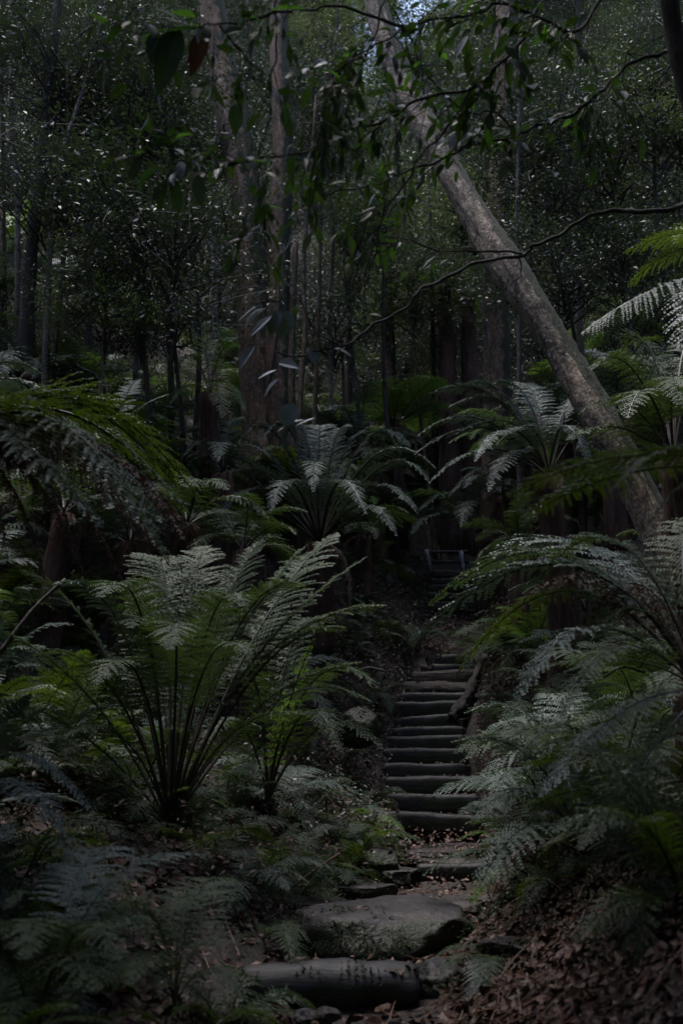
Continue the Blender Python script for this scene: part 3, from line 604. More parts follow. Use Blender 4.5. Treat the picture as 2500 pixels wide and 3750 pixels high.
while cand < 115 and tries < 20000:      # the banks climbing behind and beside the stairs
    tries += 1
    y = random.uniform(13, 26); x = random.uniform(-.38*y-.5, .38*y+.5); d = x-cxf(y)
    if abs(d) < 1.0 and y < 22: continue
    if -.2 < d < 1.8 and 12.5 < y < 20: continue
    if not ok_gap(x, y, .6): continue
    placed.append((x, y)); cand += 1
    s = random.uniform(.5, .8) if abs(d) < 1.3 and y < 20.6 else random.uniform(.9, 1.6)
    generic_fern(x, y, s, random.randint(8, 12), random.choices(['fern', 'fern_pale', 'fern_dark', 'fern_bright'], [5, 6, 1.5, 1])[0], random.choice(['normal', 'normal', 'low', 'tall']), z=H(x, y)+random.choice([0, .1, .3, .6])*s, dead=random.choice([0, 1, 2]))
mids = [(820, 985, 19, 1.5, 'fern_pale', 'pale tree fern behind the central crown, right of the twin trunk'), (905, 945, 20.5, 1.6, 'fern_bright', 'bright green tree fern below the centre poles'),
  (985, 1000, 22.5, 1.7, 'fern_pale', 'frosty tree fern left of the shaggy red trunks'), (865, 1065, 19, 1.3, 'fern', 'tree fern between the central crown and the steps, upper one'), 
  (835, 1200, 16.8, 1.0, 'fern', 'small tree fern left of the white-post barrier'), (690, 1100, 16.2, 1.3, 'fern_dark', 'dark tree fern directly below the twin trunk'), (560, 1000, 17.2, 1.3, 'fern_pale', 'pale tree fern touching the left foot of the twin trunk'),
  (330, 1060, 13.5, 1.3, 'fern', 'tree fern right of the fishbone fern, lower one'), (150, 1010, 13, 1.3, 'fern_pale', 'tree fern behind the pale left edge fronds'), (430, 1160, 12.2, 1.1, 'fern', 'tree fern left of the central crown, hung with brown fronds'),
  (300, 1200, 12, 1.1, 'fern_pale', 'fern crown above the left end of the big stalked fern'), (150, 1130, 11.5, 1.1, 'fern', 'fern crown behind the brown hanging fronds at left'), (560, 1220, 12.2, 1.0, 'fern', 'fern crown just above the big stalked fern'),
  (1080, 1000, 22, 1.6, 'fern', 'tree fern in front of the shaggy red trunks'), (1200, 1000, 17, 1.3, 'fern_bright', 'light green tree fern right of the straight trunk foot'), (1150, 1110, 18, 1.1, 'fern_pale', 'tree fern leaning over the barrier from the right'),
  (1400, 900, 14.5, 1.4, 'fern_pale', 'pale tree fern seen right behind the leaning trunk'), (1190, 1230, 14.8, 1.0, 'fern', 'tree fern above the right end of the lower flight'), (1290, 960, 15.5, 1.3, 'fern', 'tree fern left of the leaning trunk, higher one')]
for j, (u, v, Yd, s_, mt, lab) in enumerate(mids):
    p = P(u, v, Yd); p[2] -= .25*s_; zb = H(p[0], p[1])-.05; z0 = max(p[2], zb+.1); e = empty('tree_fern', (p[0], p[1], zb), lab, 'tree fern', 'tree ferns massed on the slope'); h = z0-zb
    if h > .3:
        zz = np.linspace(0, h, 12); pts = np.stack([.05*np.sin(zz*1.5+j), .04*np.cos(zz+j), zz], -1); pts[:, :2] -= pts[-1, :2]
        obj('trunk', tube_mesh('trunk', pts, .12*(1.25-.3*zz/h), 16, 'bark_fibre', wob=.12, seed=j, lobes=(9, .25), jit=.012), e)
    y0 = random.uniform(0, 6)
    for i in range(13):
        o = bpy.data.objects.new('frond', FV[random.choice(['arch', 'arch', 'low', 'up']), mt]); o.parent = e; link(o); o.location = (0, 0, h)
        q_ = s_*random.uniform(.75, 1.1); o.scale = (q_, q_*random.uniform(.85, 1.2), q_); o.rotation_euler = (random.uniform(-.35, .35), random.uniform(-.2, .3), y0+i*.483*1.3)
    for i in range(3):
        o = bpy.data.objects.new('dead_frond', FV['dead', i]); o.parent = e; link(o); o.location = (0, 0, h-.05)
        q_ = s_*random.uniform(.6, .9); o.scale = (q_, q_, q_); o.rotation_euler = (0, random.uniform(0, .4), random.uniform(3.2, 6.2))
# ------------------------------------------------------------------ forest leaves
def leaf_rhombs(c, nr, size, aspect=.42, r_=rng):
    n = len(c); a = r_.normal(0, 1, (n, 3)); nr = nrm(nr); a = nrm(a-nr*(a*nr).sum(1, keepdims=True)); b_ = np.cross(nr, a)
    L_ = size*r_.uniform(.6, 1.25, (n, 1)); w_ = L_*aspect*.5
    up = nr*w_*.35
    return np.stack([c-a*L_*.5, c+b_*w_+up, c+a*L_*.5-up*.6, c-b_*w_+up], 1)
def crown_mesh(seed, rx, rz, ncl, per, size, mat, sig=.42, fill=.35):
    r_ = np.random.default_rng(seed); q = QM(); cl = []
    while len(cl) < ncl:
        p = r_.uniform(-1, 1, 3); d = np.linalg.norm(p)
        if fill < d < 1: cl.append(p*np.array([rx, rx, rz]))
    for c in cl:
        k = int(per*r_.uniform(.4, 1.6)); s = sig*r_.uniform(.6, 1.4)
        pos = c+r_.normal(0, 1, (k, 3))*np.array([s, s, s*.45])
        nr = np.array([0, 0, 1.])+r_.normal(0, .55, (k, 3))
        q.add(leaf_rhombs(pos, nr, size, r_=r_), 0)
        st = np.array([0, 0, c[2]-.7*np.hypot(c[0], c[1])]); mid = (st+c)/2+r_.normal(0, .12, 3)+np.array([0, 0, .1])
        q.add(tube_quads(catmull([st, mid, c], 6), np.linspace(.02, .004, 6), 4), 1)
        for _ in range(4):
            t = c+r_.normal(0, s*1.1, 3); q.add(tube_quads(np.array([c, (c+t)/2+r_.normal(0, .04, 3), t]), [.008, .006, .003], 3), 1)
    return q.mesh('crown', [mat, 'twig'])
CR = [crown_mesh(1, 2.4, 3.2, 62, 170, .085, 'leaf_far'), crown_mesh(2, 2.0, 4.2, 66, 160, .08, 'leaf_far'), crown_mesh(3, 2.8, 2.4, 60, 170, .09, 'leaf_far'), crown_mesh(4, 2.2, 3.0, 56, 150, .085, 'leaf_pale'), crown_mesh(5, 1.6, 3.6, 52, 150, .07, 'leaf_far')]
SH = [crown_mesh(11, .75, .7, 16, 110, .06, 'leaf_far', .2, .1), crown_mesh(12, .9, .9, 18, 110, .065, 'leaf_pale', .22, .1), crown_mesh(13, .6, 1.1, 16, 110, .05, 'leaf_far', .18, .1)]
TR = []
for k in range(4):
    zz = np.linspace(0, 1, 16); pts = np.stack([.035*np.sin(zz*4+k*1.7)+.015*np.sin(zz*11+k), .03*np.cos(zz*4+k*2), zz], -1)
    TR.append(pts)
FT = []
def forest_tree(x, y, h, r, ci, cs, cz=None, bark='bark_grey', lean=0.0, seed=0, name='forest_tree', label=None, group=None, crowns=1):
    zb = H(x, y)-.2; e = empty(name, (x, y, zb), label, 'tree', group)
    pts = TR[seed % 4]*np.array([h, h, h]); pts[:, 0] += lean*pts[:, 2]
    rr = r*np.linspace(1.15, .35, 16); rr[0] *= 1.35
    obj('trunk', tube_mesh('trunk', pts, rr, 9, bark, wob=.1, seed=seed), e)
    for k in range(crowns):
        f = (cz if cz is not None else .72)+.2*k
        o = obj('crown', CR[(ci+k) % 5], e, (pts[int(f*15) if f < 1 else 15][0], 0, h*f))
        o.rotation_euler = (0, 0, random.uniform(0, 6.28)); o.scale = (cs, cs, cs*random.uniform(.9, 1.2))
    FT.append(e); return e
# named trees ---------------------------------------------------------------
def poly_trunk(name, label, uv, radii, bark, k=24, wob=.08, seed=1, lobes=None, extra=None, n=60, cat='tree', jit=.004):
    pts = np.array([P(*q) for q in uv])
    if pts[0][2] > H(pts[0][0], pts[0][1])+.05:
        pts = np.vstack([[pts[0][0], pts[0][1], H(pts[0][0], pts[0][1])-.15], pts]); radii = [radii[0]*1.12]+list(radii)
    base = pts[0].copy(); base[2] = min(base[2], 99)
    e = empty(name, base, label, cat)
    cv = catmull(pts-base, n); rr = np.interp(np.linspace(0, 1, n), np.linspace(0, 1, len(radii)), radii)
    ex = []
    for (uv2, r2) in (extra or []):
        p2 = np.array([P(*q) for q in uv2])-base; ex.append((catmull(p2, 24), np.linspace(r2[0], r2[1], 24), 8))
    obj('trunk', tube_mesh('trunk', cv, rr, k, bark, wob, seed, lobes, ex, jit=jit), e)
    return e, base
e, b0 = poly_trunk('leaning_tree', 'big leaning tree with pale lichen-flecked bark crossing the upper right',
  [(1640, 1450, 10.9), (1560, 1320, 11), (1488, 1180, 11.1), (1402, 1010, 11.2), (1328, 880, 11.4), (1248, 740, 11.6), (1160, 605, 11.9), (1096, 505, 12.2), (1038, 405, 12.5), (985, 305, 12.8), (938, 220, 13.1), (893, 110, 13.4), (855, -30, 13.8), (840, -200, 14.2)],
  [.235, .22, .215, .198, .205, .19, .21, .2, .19, .185, .18, .175, .165, .15], 'bark_pale', 40, .09, 4, jit=.009, n=110)
o = obj('crown', CR[0], e, P(820, -520, 14.6)-b0); o.scale = (.8, .8, .7)
e, b0 = poly_trunk('twin_trunk_tree', 'massive twin-stemmed brown tree left of centre', [(600, 1150, 16.4), (610, 1020, 16.4), (600, 900, 16.4), (588, 780, 16.4), (580, 640, 16.5), (572, 500, 16.6), (553, 380, 16.7), (530, 250, 16.9), (500, 90, 17.1), (480, -40, 17.2), (470, -160, 17.4)],
  [.50, .36, .31, .30, .30, .29, .27, .26, .25, .24, .22], 'bark_brown', 28, .09, 6, lobes=(5, .10),
  extra=[([(650, 1150, 16.1), (645, 1010, 16.1), (640, 860, 16.1), (640, 700, 16.15), (642, 540, 16.2), (648, 380, 16.3), (645, 200, 16.5), (640, 60, 16.7), (655, -120, 17)], (.24, .17)),
         ([(672, 1130, 16.0), (668, 900, 16.0), (672, 700, 16.05), (680, 560, 16.1)], (.10, .05)), ([(615, 900, 15.9), (640, 700, 15.9), (625, 560, 16.1), (640, 420, 16.2)], (.035, .03))])
o = obj('crown', CR[2], e, P(480, -400, 17.4)-b0); o.scale = (.9, .9, .8)
e, b0 = poly_trunk('straight_tree', 'straight smooth trunk standing behind the leaning tree', [(1145, 1180, 19.2), (1142, 1050, 19.2), (1140, 900, 19.2), (1140, 750, 19.2), (1140, 620, 19.3), (1145, 480, 19.4), (1150, 330, 19.5), (1155, 180, 19.6), (1160, 20, 19.8), (1162, -140, 20.0)], [.36, .31, .275, .26, .255, .25, .24, .225, .21, .2], 'bark_brown', 22, .05, 9)
o = obj('crown', CR[1], e, P(1165, -330, 20.0)-b0); o.scale = (.8, .8, .7)
for j, (u, t, b1, lab) in enumerate([(1024, 660, 920, 'shaggy dark red tree fern trunk left of the straight trunk'), (1076, 690, 930, 'shaggy stump between the first red trunk and the straight trunk'), (893, 700, 900, 'small shaggy red trunk in the middle distance')]):
    e, b0 = poly_trunk('tree_fern', lab, [(u+6, b1+80, 21.0), (u+4, b1, 21.0), (u, (t+b1)/2, 21.0), (u-4, t, 21.0)], ([.17, .15, .13, .11] if j < 2 else [.11, .10, .09, .08]), 'bark_fibre', 22, .14, 30+j, lobes=(9, .4), n=26, cat='tree fern', jit=.02)
    for i in range(7):
        o = bpy.data.objects.new('frond', FV[random.choice(['arch', 'hang', 'low']), 'fern']); o.parent = e; link(o); o.location = P(u-4, t+3, 21.0)-b0
        s = random.uniform(.8, 1.2); o.scale = (s, s, s); o.rotation_euler = (0, random.uniform(0, .5), i*.9+j)
# thin trunks on the left and in the middle
thin = [((105, 840, 15), (112, 660, 15), (120, 500, 15), (150, 330, 15.2), (200, 180, 15.5), .05, 'bark_grey', 'thin pale crooked trunk left, leaning right higher up'),
        ((38, 760, 17), (42, 600, 17), (40, 450, 17), (30, 300, 17), (25, 100, 17), .055, 'bark_grey', 'thin pale trunk near the left edge'),
        ((60, 850, 16), (66, 650, 16), (78, 520, 16), (95, 420, 16), (125, 80, 16), .13, 'bark_dark', 'dark straight trunk behind the thin pale ones on the left'),
        ((8, 800, 18), (6, 600, 18), (4, 400, 18), (2, 200, 18), (-10, 0, 18), .08, 'bark_brown', 'brown trunk cut by the left edge'),
        ((200, 900, 19), (205, 700, 19), (208, 500, 19), (215, 300, 19), (230, 60, 19), .10, 'bark_dark', 'dark trunk behind the fishbone fern'),
        ((322, 850, 18), (326, 700, 18), (330, 500, 18.5), (322, 300, 19), (330, 40, 19), .05, 'bark_grey', 'slim trunk left of the backlit fern'),
        ((490, 720, 22), (492, 600, 22), (490, 450, 22), (500, 300, 22), (505, 100, 22), .10, 'bark_grey', 'slim grey trunk just left of the twin trunk'),
        ((800, 780, 22), (805, 650, 22), (815, 480, 22), (822, 300, 22), (830, 100, 22), .07, 'bark_dark', 'dark pole-like trunk in the centre, left one of the pair'),
        ((895, 800, 21), (890, 640, 21), (900, 480, 21), (905, 300, 21), (900, 100, 21), .11, 'bark_brown', 'brown trunk in the centre left of the leaning tree'),
        ((760, 880, 19), (758, 700, 19), (765, 520, 19), (748, 340, 19), (765, 150, 19), .04, 'bark_grey', 'thinnest pole in the centre right of the twin trunk'),
        ((1190, 930, 15.5), (1192, 800, 15.5), (1190, 640, 15.5), (1186, 500, 15.5), (1190, 300, 15.5), .04, 'bark_grey', 'thin pole just right of the straight trunk'),
        ((1330, 700, 20), (1325, 560, 20), (1318, 420, 20), (1330, 250, 20), (1325, 50, 20), .06, 'bark_dark', 'dark slim trunk right of the leaning tree'),
        ((690, 1030, 15.5), (690, 900, 15.5), (700, 760, 15.5), (698, 600, 15.5), (712, 420, 15.5), .045, 'bark_brown', 'thin reddish stem hugging the right side of the twin trunk'),
        ((395, 1000, 16), (392, 860, 16), (385, 720, 16), (390, 560, 16.4), (380, 300, 16.6), .05, 'bark_dark', 'dark slim stem behind the backlit fern')]
for j, (a, b1, c1, d1, e1, r, bk, lab) in enumerate(thin):
    e, b0 = poly_trunk('slender_tree', lab, [(a[0], a[1]+60, a[2]), a, b1, c1, d1, e1, (e1[0]*2-d1[0], e1[1]-200, e1[2])], [r*1.3, r*1.1, r, r*.9, r*.8, r*.7, r*.5], bk, 10, .08, 40+j, n=36)
    o = obj('crown', CR[(j*2) % 5], e, P(e1[0], e1[1]-60, e1[2]+.6)-b0); o.scale = (.5, .5, .5); o.rotation_euler[2] = j

# background forest on the slopes ------------------------------------------
k = 0; spots = []
tries = 0
while k < 105 and tries < 9000:
    tries += 1
    y = 23.5+28*random.random()**.8; x = random.uniform(-.42*y-3, .42*y+3)
    if any((x-a)**2+(y-b)**2 < 1.7**2 for a, b in spots): continue
    if abs(x-.065*y) < 2.0 and random.random() < .15: continue    # the thin spot in the canopy above the gully
    spots.append((x, y)); h = random.uniform(4, 8) if y < 32 else random.uniform(6, 12)
    forest_tree(x, y, h, random.uniform(.06, .17), random.choice([0, 1, 2, 4, 0, 1, 3]), random.uniform(.7, 1.1), random.uniform(.35, .6), random.choice(['bark_grey', 'bark_brown', 'bark_dark']), random.uniform(-.2, .2), k, crowns=2); k += 1
for q_ in range(34):
    y = random.uniform(37, 54); x = random.choice([-1, 1, 1])*random.uniform(4, .4*y+2)
    forest_tree(x, y, random.uniform(6, 11), random.uniform(.08, .16), random.choice([0, 1, 2, 4]), random.uniform(1.0, 1.4), .45, 'bark_grey', random.uniform(-.15, .15), k, crowns=2); k += 1
# canopy trees added round and above the viewpoint to shade the foreground
for (x, y, h, cs, *ln) in [(0.4, -3.5, 9, 1.5), (-3.2, 0.2, 9.5, 1.3), (3.3, 0.2, 9.5, 1.3), (.9, -2.2, 10.5, 1.6), (-1.4, -1.5, 10, 1.5), (-3.3, 3.2, 12, 1.5), (3.6, 3.0, 12, 1.5), (-2.6, 1.2, 12.5, 1.3), (2.8, .8, 12.5, 1.3), (-4.8, 4.5, 12.5, 1.2), (4.9, 4.8, 12.5, 1.2), (-7, 2, 11, 1.5), (-6, -4, 12, 1.6), (6.5, -3, 12, 1.6), (7, 3.5, 11, 1.5), (0, -7, 12, 1.7), (-8.5, 8, 11, 1.4), (8.5, 9, 11, 1.4), (-3.5, -2.5, 13, 1.5), (3.6, -1.5, 13, 1.4), (3.6, 5.5, 15, 1.3, -.2), (-3.9, 5.6, 15.5, 1.3, .14)]:
    forest_tree(x, y, h, .2, k, cs, .8, 'bark_brown', ln[0] if ln else 0, k, name='added_shade_tree'); k += 1
# leafy small trees of the middle distance
SHB = [crown_mesh(21, 1.25, 1.1, 26, 150, .075, 'leaf_far', .3, .1), crown_mesh(22, 1.1, 1.3, 26, 150, .07, 'leaf_pale', .3, .1), crown_mesh(23, 1.4, .9, 26, 150, .085, 'leaf_far', .32, .1)]
for j, (u, v, Yd, sx, sz, m_, lab) in enumerate([
  (400, 640, 13.5, 1.15, 1.2, 0, 'glossy bushy tree between the thin left trunks and the twin trunk'), (330, 500, 14.5, 1.2, 1.0, 2, 'bluish bushy tree above the glossy one left of the twin trunk'), (250, 680, 14, .9, .8, 0, 'dark bush above the fishbone fern'),
  (120, 420, 15, 1.2, 1.1, 2, 'bushy tree behind the thin trunks at left'), (330, 280, 16, 1.4, 1.2, 0, 'grey-green bushy tree high on the left'), (150, 150, 16, 1.5, 1.3, 2, 'leafy tree in the top left corner'), (440, 420, 17, 1.0, 1.0, 0, 'leafy tree just left of the twin trunk upper half'),
  (800, 560, 19.5, .9, 1.1, 1, 'light green small tree in the centre gap'), (955, 620, 20.5, 1.1, 1.1, 1, 'light green bush below the leaning trunk'), (880, 420, 19, 1.2, 1.2, 1, 'bright leafy tree behind the upper leaning trunk'), (985, 745, 21.5, 1.0, .8, 0, 'dark bush left of the shaggy red trunks'), (770, 760, 19.5, .9, .8, 2, 'pale bush right of the twin trunk base'),
  (1290, 600, 15, 1.1, 1.0, 2, 'bluish bushy tree right of the straight trunk'), (1400, 420, 16, 1.4, 1.2, 0, 'dark bushy tree at mid right'), (1260, 330, 17, 1.2, 1.2, 2, 'leafy tree behind the right side branches'), (1500, 250, 15, 1.3, 1.2, 0, 'dark leafy tree near the top right corner'), (1430, 640, 14.5, .8, .9, 0, 'dark bush above the frosty blue frond'),
  (720, 260, 18, 1.3, 1.3, 0, 'leafy tree above the gap right of the twin trunk'), (960, 60, 21, 1.5, 1.3, 1, 'light green crown at the top centre'), (1090, 450, 19, 1.0, 1.0, 1, 'light green crown right of the leaning trunk')]):
    p = P(u, v, Yd); zb = H(p[0], p[1])-.1; e = empty('small_tree', (p[0]+.2, p[1]+.3, zb), lab, 'tree')
    o = obj('crown', SHB[m_], e, p-np.array([p[0]+.2, p[1]+.3, zb])); o.scale = (sx, sx, sz); o.rotation_euler[2] = j*1.3
    o = obj('crown', SHB[(m_+1) % 3 if m_ != 1 else 1], e, p-np.array([p[0]+.2, p[1]+.3, zb])+np.array([random.uniform(-.9, .9), random.uniform(-.3, .8), random.uniform(-1.2, 1.0)])); o.scale = (sx*.75, sx*.75, sz*.75); o.rotation_euler[2] = j*2.1
    h = p[2]-zb; zz = np.linspace(0, 1, 14); pts = np.stack([.12*np.sin(zz*4+j)-.2*zz, .08*np.cos(zz*5+j)-.3*zz, zz*h], -1)
    obj('trunk', tube_mesh('trunk', pts, np.linspace(.06, .02, 14), 8, ['bark_dark', 'bark_grey', 'bark_brown'][j % 3], .1, j), e)
# understorey shrubs
shr = []; tries = 0
while len(shr) < 75 and tries < 6000:
    tries += 1
    y = random.uniform(15, 31); x = random.uniform(-.4*y-1, .4*y+1)
    if abs(x-cxf(y)) < 1.5 and y < 23: continue
    if y < 13.5 and x > -1.0 and x < 5: continue
    if any((x-a)**2+(y-b)**2 < 1.0 for a, b, _ in shr): continue
    s = random.uniform(.45, .85)*(1 if y < 23 else 1.5); z = H(x, y)
    e = empty('shrub', (x, y, z), None, 'shrub'); v_ = random.choices([0, 1, 2], [2, 5, 2])[0]
    o = obj('foliage', SH[v_], e, (0, 0, .9*s)); o.scale = (s, s, s*random.uniform(.9, 1.4)); o.rotation_euler[2] = random.uniform(0, 6.28)
    st = QM(); 
    for q_ in range(4): st.add(tube_quads(catmull([(0, 0, -.05), (random.uniform(-.1, .1), random.uniform(-.1, .1), .4*s), (random.uniform(-.3, .3)*s, random.uniform(-.3, .3)*s, .9*s)], 6), np.linspace(.02, .008, 6), 5))
    obj('stem', st.mesh('stem', ['twig']), e); shr.append((x, y, e))

# ------------------------------------------------------------------ overhanging broad-leaved branches
def big_leaf(c, d, nr, L_, w=.36):
    """c stalk end, d direction, nr normal: 12 quads, folded and arched, pointed at both ends"""
    d = nrm(d); nr = nrm(nr-d*np.dot(nr, d)); s = np.cross(d, nr); t = np.array([0, .12, .3, .5, .7, .87, 1.])
    hw = w*L_*.5*np.array([.04, .55, .95, 1, .78, .4, .02]); arch = -nr*(t**2*L_*random.uniform(.05, .3))[:, None]
    mid = c+d*(t*L_)[:, None]+arch; cup = random.uniform(.1, .5); qs = []
    a = mid+s*hw[:, None]+nr*(hw*cup)[:, None]; b_ = mid-s*hw[:, None]+nr*(hw*cup)[:, None]
    for i in range(6): qs.append([mid[i], mid[i+1], a[i+1], a[i]]); qs.append([mid[i], b_[i], b_[i+1], mid[i+1]])
    return np.array(qs)
def smooth_leaves(me):
    pass
trunk_b = P(1555, 2300, 4.9)
tb = np.array([P(1620, 60, 4.6)[0], 4.6, 0]); tb[2] = H(tb[0], tb[1])
# dark near trunk at the top right corner
e_near = empty('broad_leaved_tree', tb, 'near tree whose dark leafy branches hang across the top of the view', 'tree')
pts = np.array([tb, P(1700, 1200, 4.6)*[1, 1, 1], P(1660, 700, 4.6), P(1600, 300, 4.6), P(1553, 100, 4.6), P(1530, -60, 4.6), P(1500, -400, 4.8)])-tb
obj('trunk', tube_mesh('trunk', catmull(pts, 40), np.linspace(.085, .035, 40), 12, 'bark_dark', .08, 5), e_near)
branches = [
 ([(1535, 0, 4.6), (1440, -60, 4.6), (1322, 67, 4.4), (1262, 50, 4.4), (1159, 10, 4.4), (1084, 30, 4.3), (934, 65, 4.2), (834, 120, 4.2), (780, 180, 4.2)], .012, 9),
 ([(1540, -60, 4.6), (1280, -20, 4.6), (1179, 115, 4.5), (1100, 190, 4.5), (964, 232, 4.4), (859, 285, 4.4), (784, 305, 4.3), (700, 380, 4.3)], .012, 9),
 ([(1560, 120, 4.6), (1534, 118, 4.7), (1474, 135, 4.8), (1399, 185, 4.8), (1349, 240, 4.8), (1264, 280, 4.8), (1184, 310, 4.8), (1084, 335, 4.8), (984, 375, 4.8), (884, 415, 4.8), (784, 440, 4.8), (690, 470, 4.8)], .013, 8),
 ([(1640, 460, 4.6), (1564, 472, 5.2), (1470, 488, 5.4), (1394, 483, 5.5), (1314, 520, 5.5), (1234, 562, 5.5), (1199, 583, 5.5), (1084, 610, 5.4), (984, 655, 5.3), (934, 700, 5.2), (859, 750, 5.2), (784, 792, 5.1), (700, 815, 5.1), (640, 812, 5.1)], .017, 0),
 ([(1199, 583, 5.5), (1104, 575, 5.4), (1020, 578, 5.4), (949, 555, 5.3), (859, 535, 5.3), (760, 520, 5.2)], .008, 3),
 ([(1196, 590, 5.5), (1190, 640, 5.5), (1179, 680, 5.5), (1186, 715, 5.5)], .006, 0),
 ([(934, 65, 4.2), (800, 20, 4.0), (700, 20, 3.9), (600, 40, 3.8), (500, 57, 3.7), (430, 62, 3.7), (350, 66, 3.7)], .008, 7),
 ([(500, 57, 3.7), (560, 125, 3.7), (575, 170, 3.7), (592, 200, 3.7)], .007, 6),
 ([(784, 305, 4.3), (740, 330, 4.3), (640, 360, 4.2), (540, 370, 4.1), (450, 365, 4.0), (380, 375, 4.0), (320, 352, 4.0)], .007, 8),
 ([(900, -40, 3.9), (850, 100, 3.9), (770, 175, 4.0), (750, 250, 4.0), (735, 330, 4.0)], .006, 7),
 ([(640, -20, 4), (630, 120, 4), (620, 240, 4.1), (600, 350, 4.2), (590, 500, 4.3), (585, 560, 4.3)], .005, 4),
 ([(1100, 190, 4.5), (1000, 320, 4.5), (940, 400, 4.6), (880, 500, 4.7), (850, 620, 4.8), (830, 760, 4.9)], .007, 2),
 ([(1184, 310, 4.8), (1140, 260, 4.7), (1060, 250, 4.6), (960, 150, 4.5)], .008, 8),
 ([(1399, 185, 4.8), (1380, 260, 4.7), (1350, 330, 4.7), (1300, 400, 4.7)], .006, 4),
 ([(700, 640, 5.1), (690, 700, 5.1), (660, 670, 5.1), (620, 650, 5.1)], .004, 0),
 ([(784, 792, 5.1), (720, 760, 5.1), (690, 690, 5.1), (640, 690, 5.1), (590, 700, 5.1), (560, 700, 5.1)], .005, 0),
 ([(784, 792, 5.1), (760, 900, 5.0), (700, 960, 5.0), (640, 990, 5.0)], .004, 0),
]
LQ = QM(); nleaf = 0; cmean = np.array([.0, .0, 0])
for bi, (uv, r, dens) in enumerate(branches):
    pts = catmull(np.array([P(*q) for q in uv])-tb, 12*len(uv)); pts += np.stack([np.sin(np.arange(len(pts))*.31+bi+j)*.009+np.sin(np.arange(len(pts))*.83+2*bi+j)*.004 for j in range(3)], 1)
    subs = []
    if dens:
        seglen = np.linalg.norm(np.diff(pts, axis=0), axis=1).sum(); nt_ = int(seglen*dens*2.9)
        for q_ in range(nt_):
            i = random.randrange(int(len(pts)*.25), len(pts)); T = nrm(pts[min(i+1, len(pts)-1)]-pts[i-1])
            sd2 = nrm(T*random.uniform(.3, 1)+np.array([random.uniform(-.8, .8), random.uniform(-.8, .8), random.uniform(-.7, .5)]))
            L_ = random.uniform(.1, .32); a = pts[i]; end = a+sd2*L_+np.array([0, 0, -.2*L_]); mid = (a+end)/2+np.array([0, 0, .03])
            sub = catmull([a, mid, end], 7); subs.append((sub, np.linspace(.0028, .0013, 7), 4))
            m_ = random.randint(2, 4)
            for j in range(m_):
                c = sub[min(6, 2+int(5*j/m_)+1)]; sgn = 1 if j % 2 else -1
                dd = nrm(nrm(end-a)*.6+np.cross(nrm(end-a), [0, 0, 1])*sgn*random.uniform(.5, 1.0)+np.array([0, 0, random.uniform(-.8, .3)]))
                nn_ = np.array([random.gauss(0, .5), random.gauss(-.25, .5), 1.0])
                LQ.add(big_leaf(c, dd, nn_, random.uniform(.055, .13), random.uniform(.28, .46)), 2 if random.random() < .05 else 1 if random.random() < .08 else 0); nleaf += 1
    me = tube_mesh('branch', pts, np.linspace(r, r*.3, len(pts)), 6, 'twig', .1, bi, extra=subs, cap=True)
    obj('branch', me, e_near)
def place_leaf(u, v, Yd, du, dv, L_, nr, mi, w=.4):
    a = P(u, v, Yd)-tb; b_ = P(u+du, v+dv, Yd+.0)-tb
    LQ.add(big_leaf(a, b_-a, np.array(nr, float), L_, w), mi)
# large single leaves at the upper left
for (u, v, Yd, du, dv, L_, nr, mi, w) in [
  (470, 60, 3.7, -100, 8, .30, (.0, -.6, 1), 2, .26), (385, 66, 3.7, -60, 20, .17, (0, -.7, 1), 2, .3), (410, 60, 3.7, -30, 90, .33, (.3, -1, .3), 0, .36), (355, 72, 3.7, -6, 60, .16, (.2, -1, .3), 0, .4),
  (470, 70, 3.7, -20, 60, .2, (.3, -1, .3), 3, .4), (560, 30, 3.8, 50, 20, .16, (0, -.5, 1), 2, .36), (620, 25, 3.8, 60, -10, .16, (0, -.5, 1), 2, .36), (445, 310, 4, -40, 0, .11, (0, -.4, 1), 2, .4), (360, 350, 4, -30, -4, .11, (0, -.4, 1), 2, .4),
  (360, 385, 4, -22, 22, .12, (0, -.8, .6), 2, .5), (380, 410, 4, -14, 50, .15, (0, -1, .3), 0, .35), (400, 410, 4, 6, 50, .17, (0, -1, .3), 0, .35), (455, 400, 4, 4, 50, .16, (0, -1, .3), 0, .4), (470, 350, 4, -30, 10, .13, (0, -.7, .8), 2, .4), (540, 240, 4, 2, 60, .15, (.3, -1, .2), 0, .45)]:
    place_leaf(u, v, Yd, du, dv, L_, nr, mi, w)
# sprays, sky sheen put into their colour, in front of the twin trunk
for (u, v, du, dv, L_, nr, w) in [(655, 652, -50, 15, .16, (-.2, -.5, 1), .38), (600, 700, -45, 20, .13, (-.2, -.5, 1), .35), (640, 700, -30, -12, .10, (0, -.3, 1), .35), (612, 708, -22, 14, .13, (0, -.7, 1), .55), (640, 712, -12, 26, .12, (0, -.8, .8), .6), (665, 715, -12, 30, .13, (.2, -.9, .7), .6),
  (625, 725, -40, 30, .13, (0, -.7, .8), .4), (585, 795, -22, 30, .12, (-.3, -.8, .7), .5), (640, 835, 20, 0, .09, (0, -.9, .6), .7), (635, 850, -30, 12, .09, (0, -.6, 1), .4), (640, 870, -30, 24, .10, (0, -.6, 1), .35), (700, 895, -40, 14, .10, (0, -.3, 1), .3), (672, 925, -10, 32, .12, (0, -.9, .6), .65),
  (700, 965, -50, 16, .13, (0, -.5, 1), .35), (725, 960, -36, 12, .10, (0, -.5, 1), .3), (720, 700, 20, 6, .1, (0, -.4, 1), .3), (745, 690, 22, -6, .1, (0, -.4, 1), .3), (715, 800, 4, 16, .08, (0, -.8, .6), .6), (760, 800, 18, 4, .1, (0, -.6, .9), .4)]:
    place_leaf(u, v, 5.1, du, dv, L_*1.25, nr, 1, w*1.1)
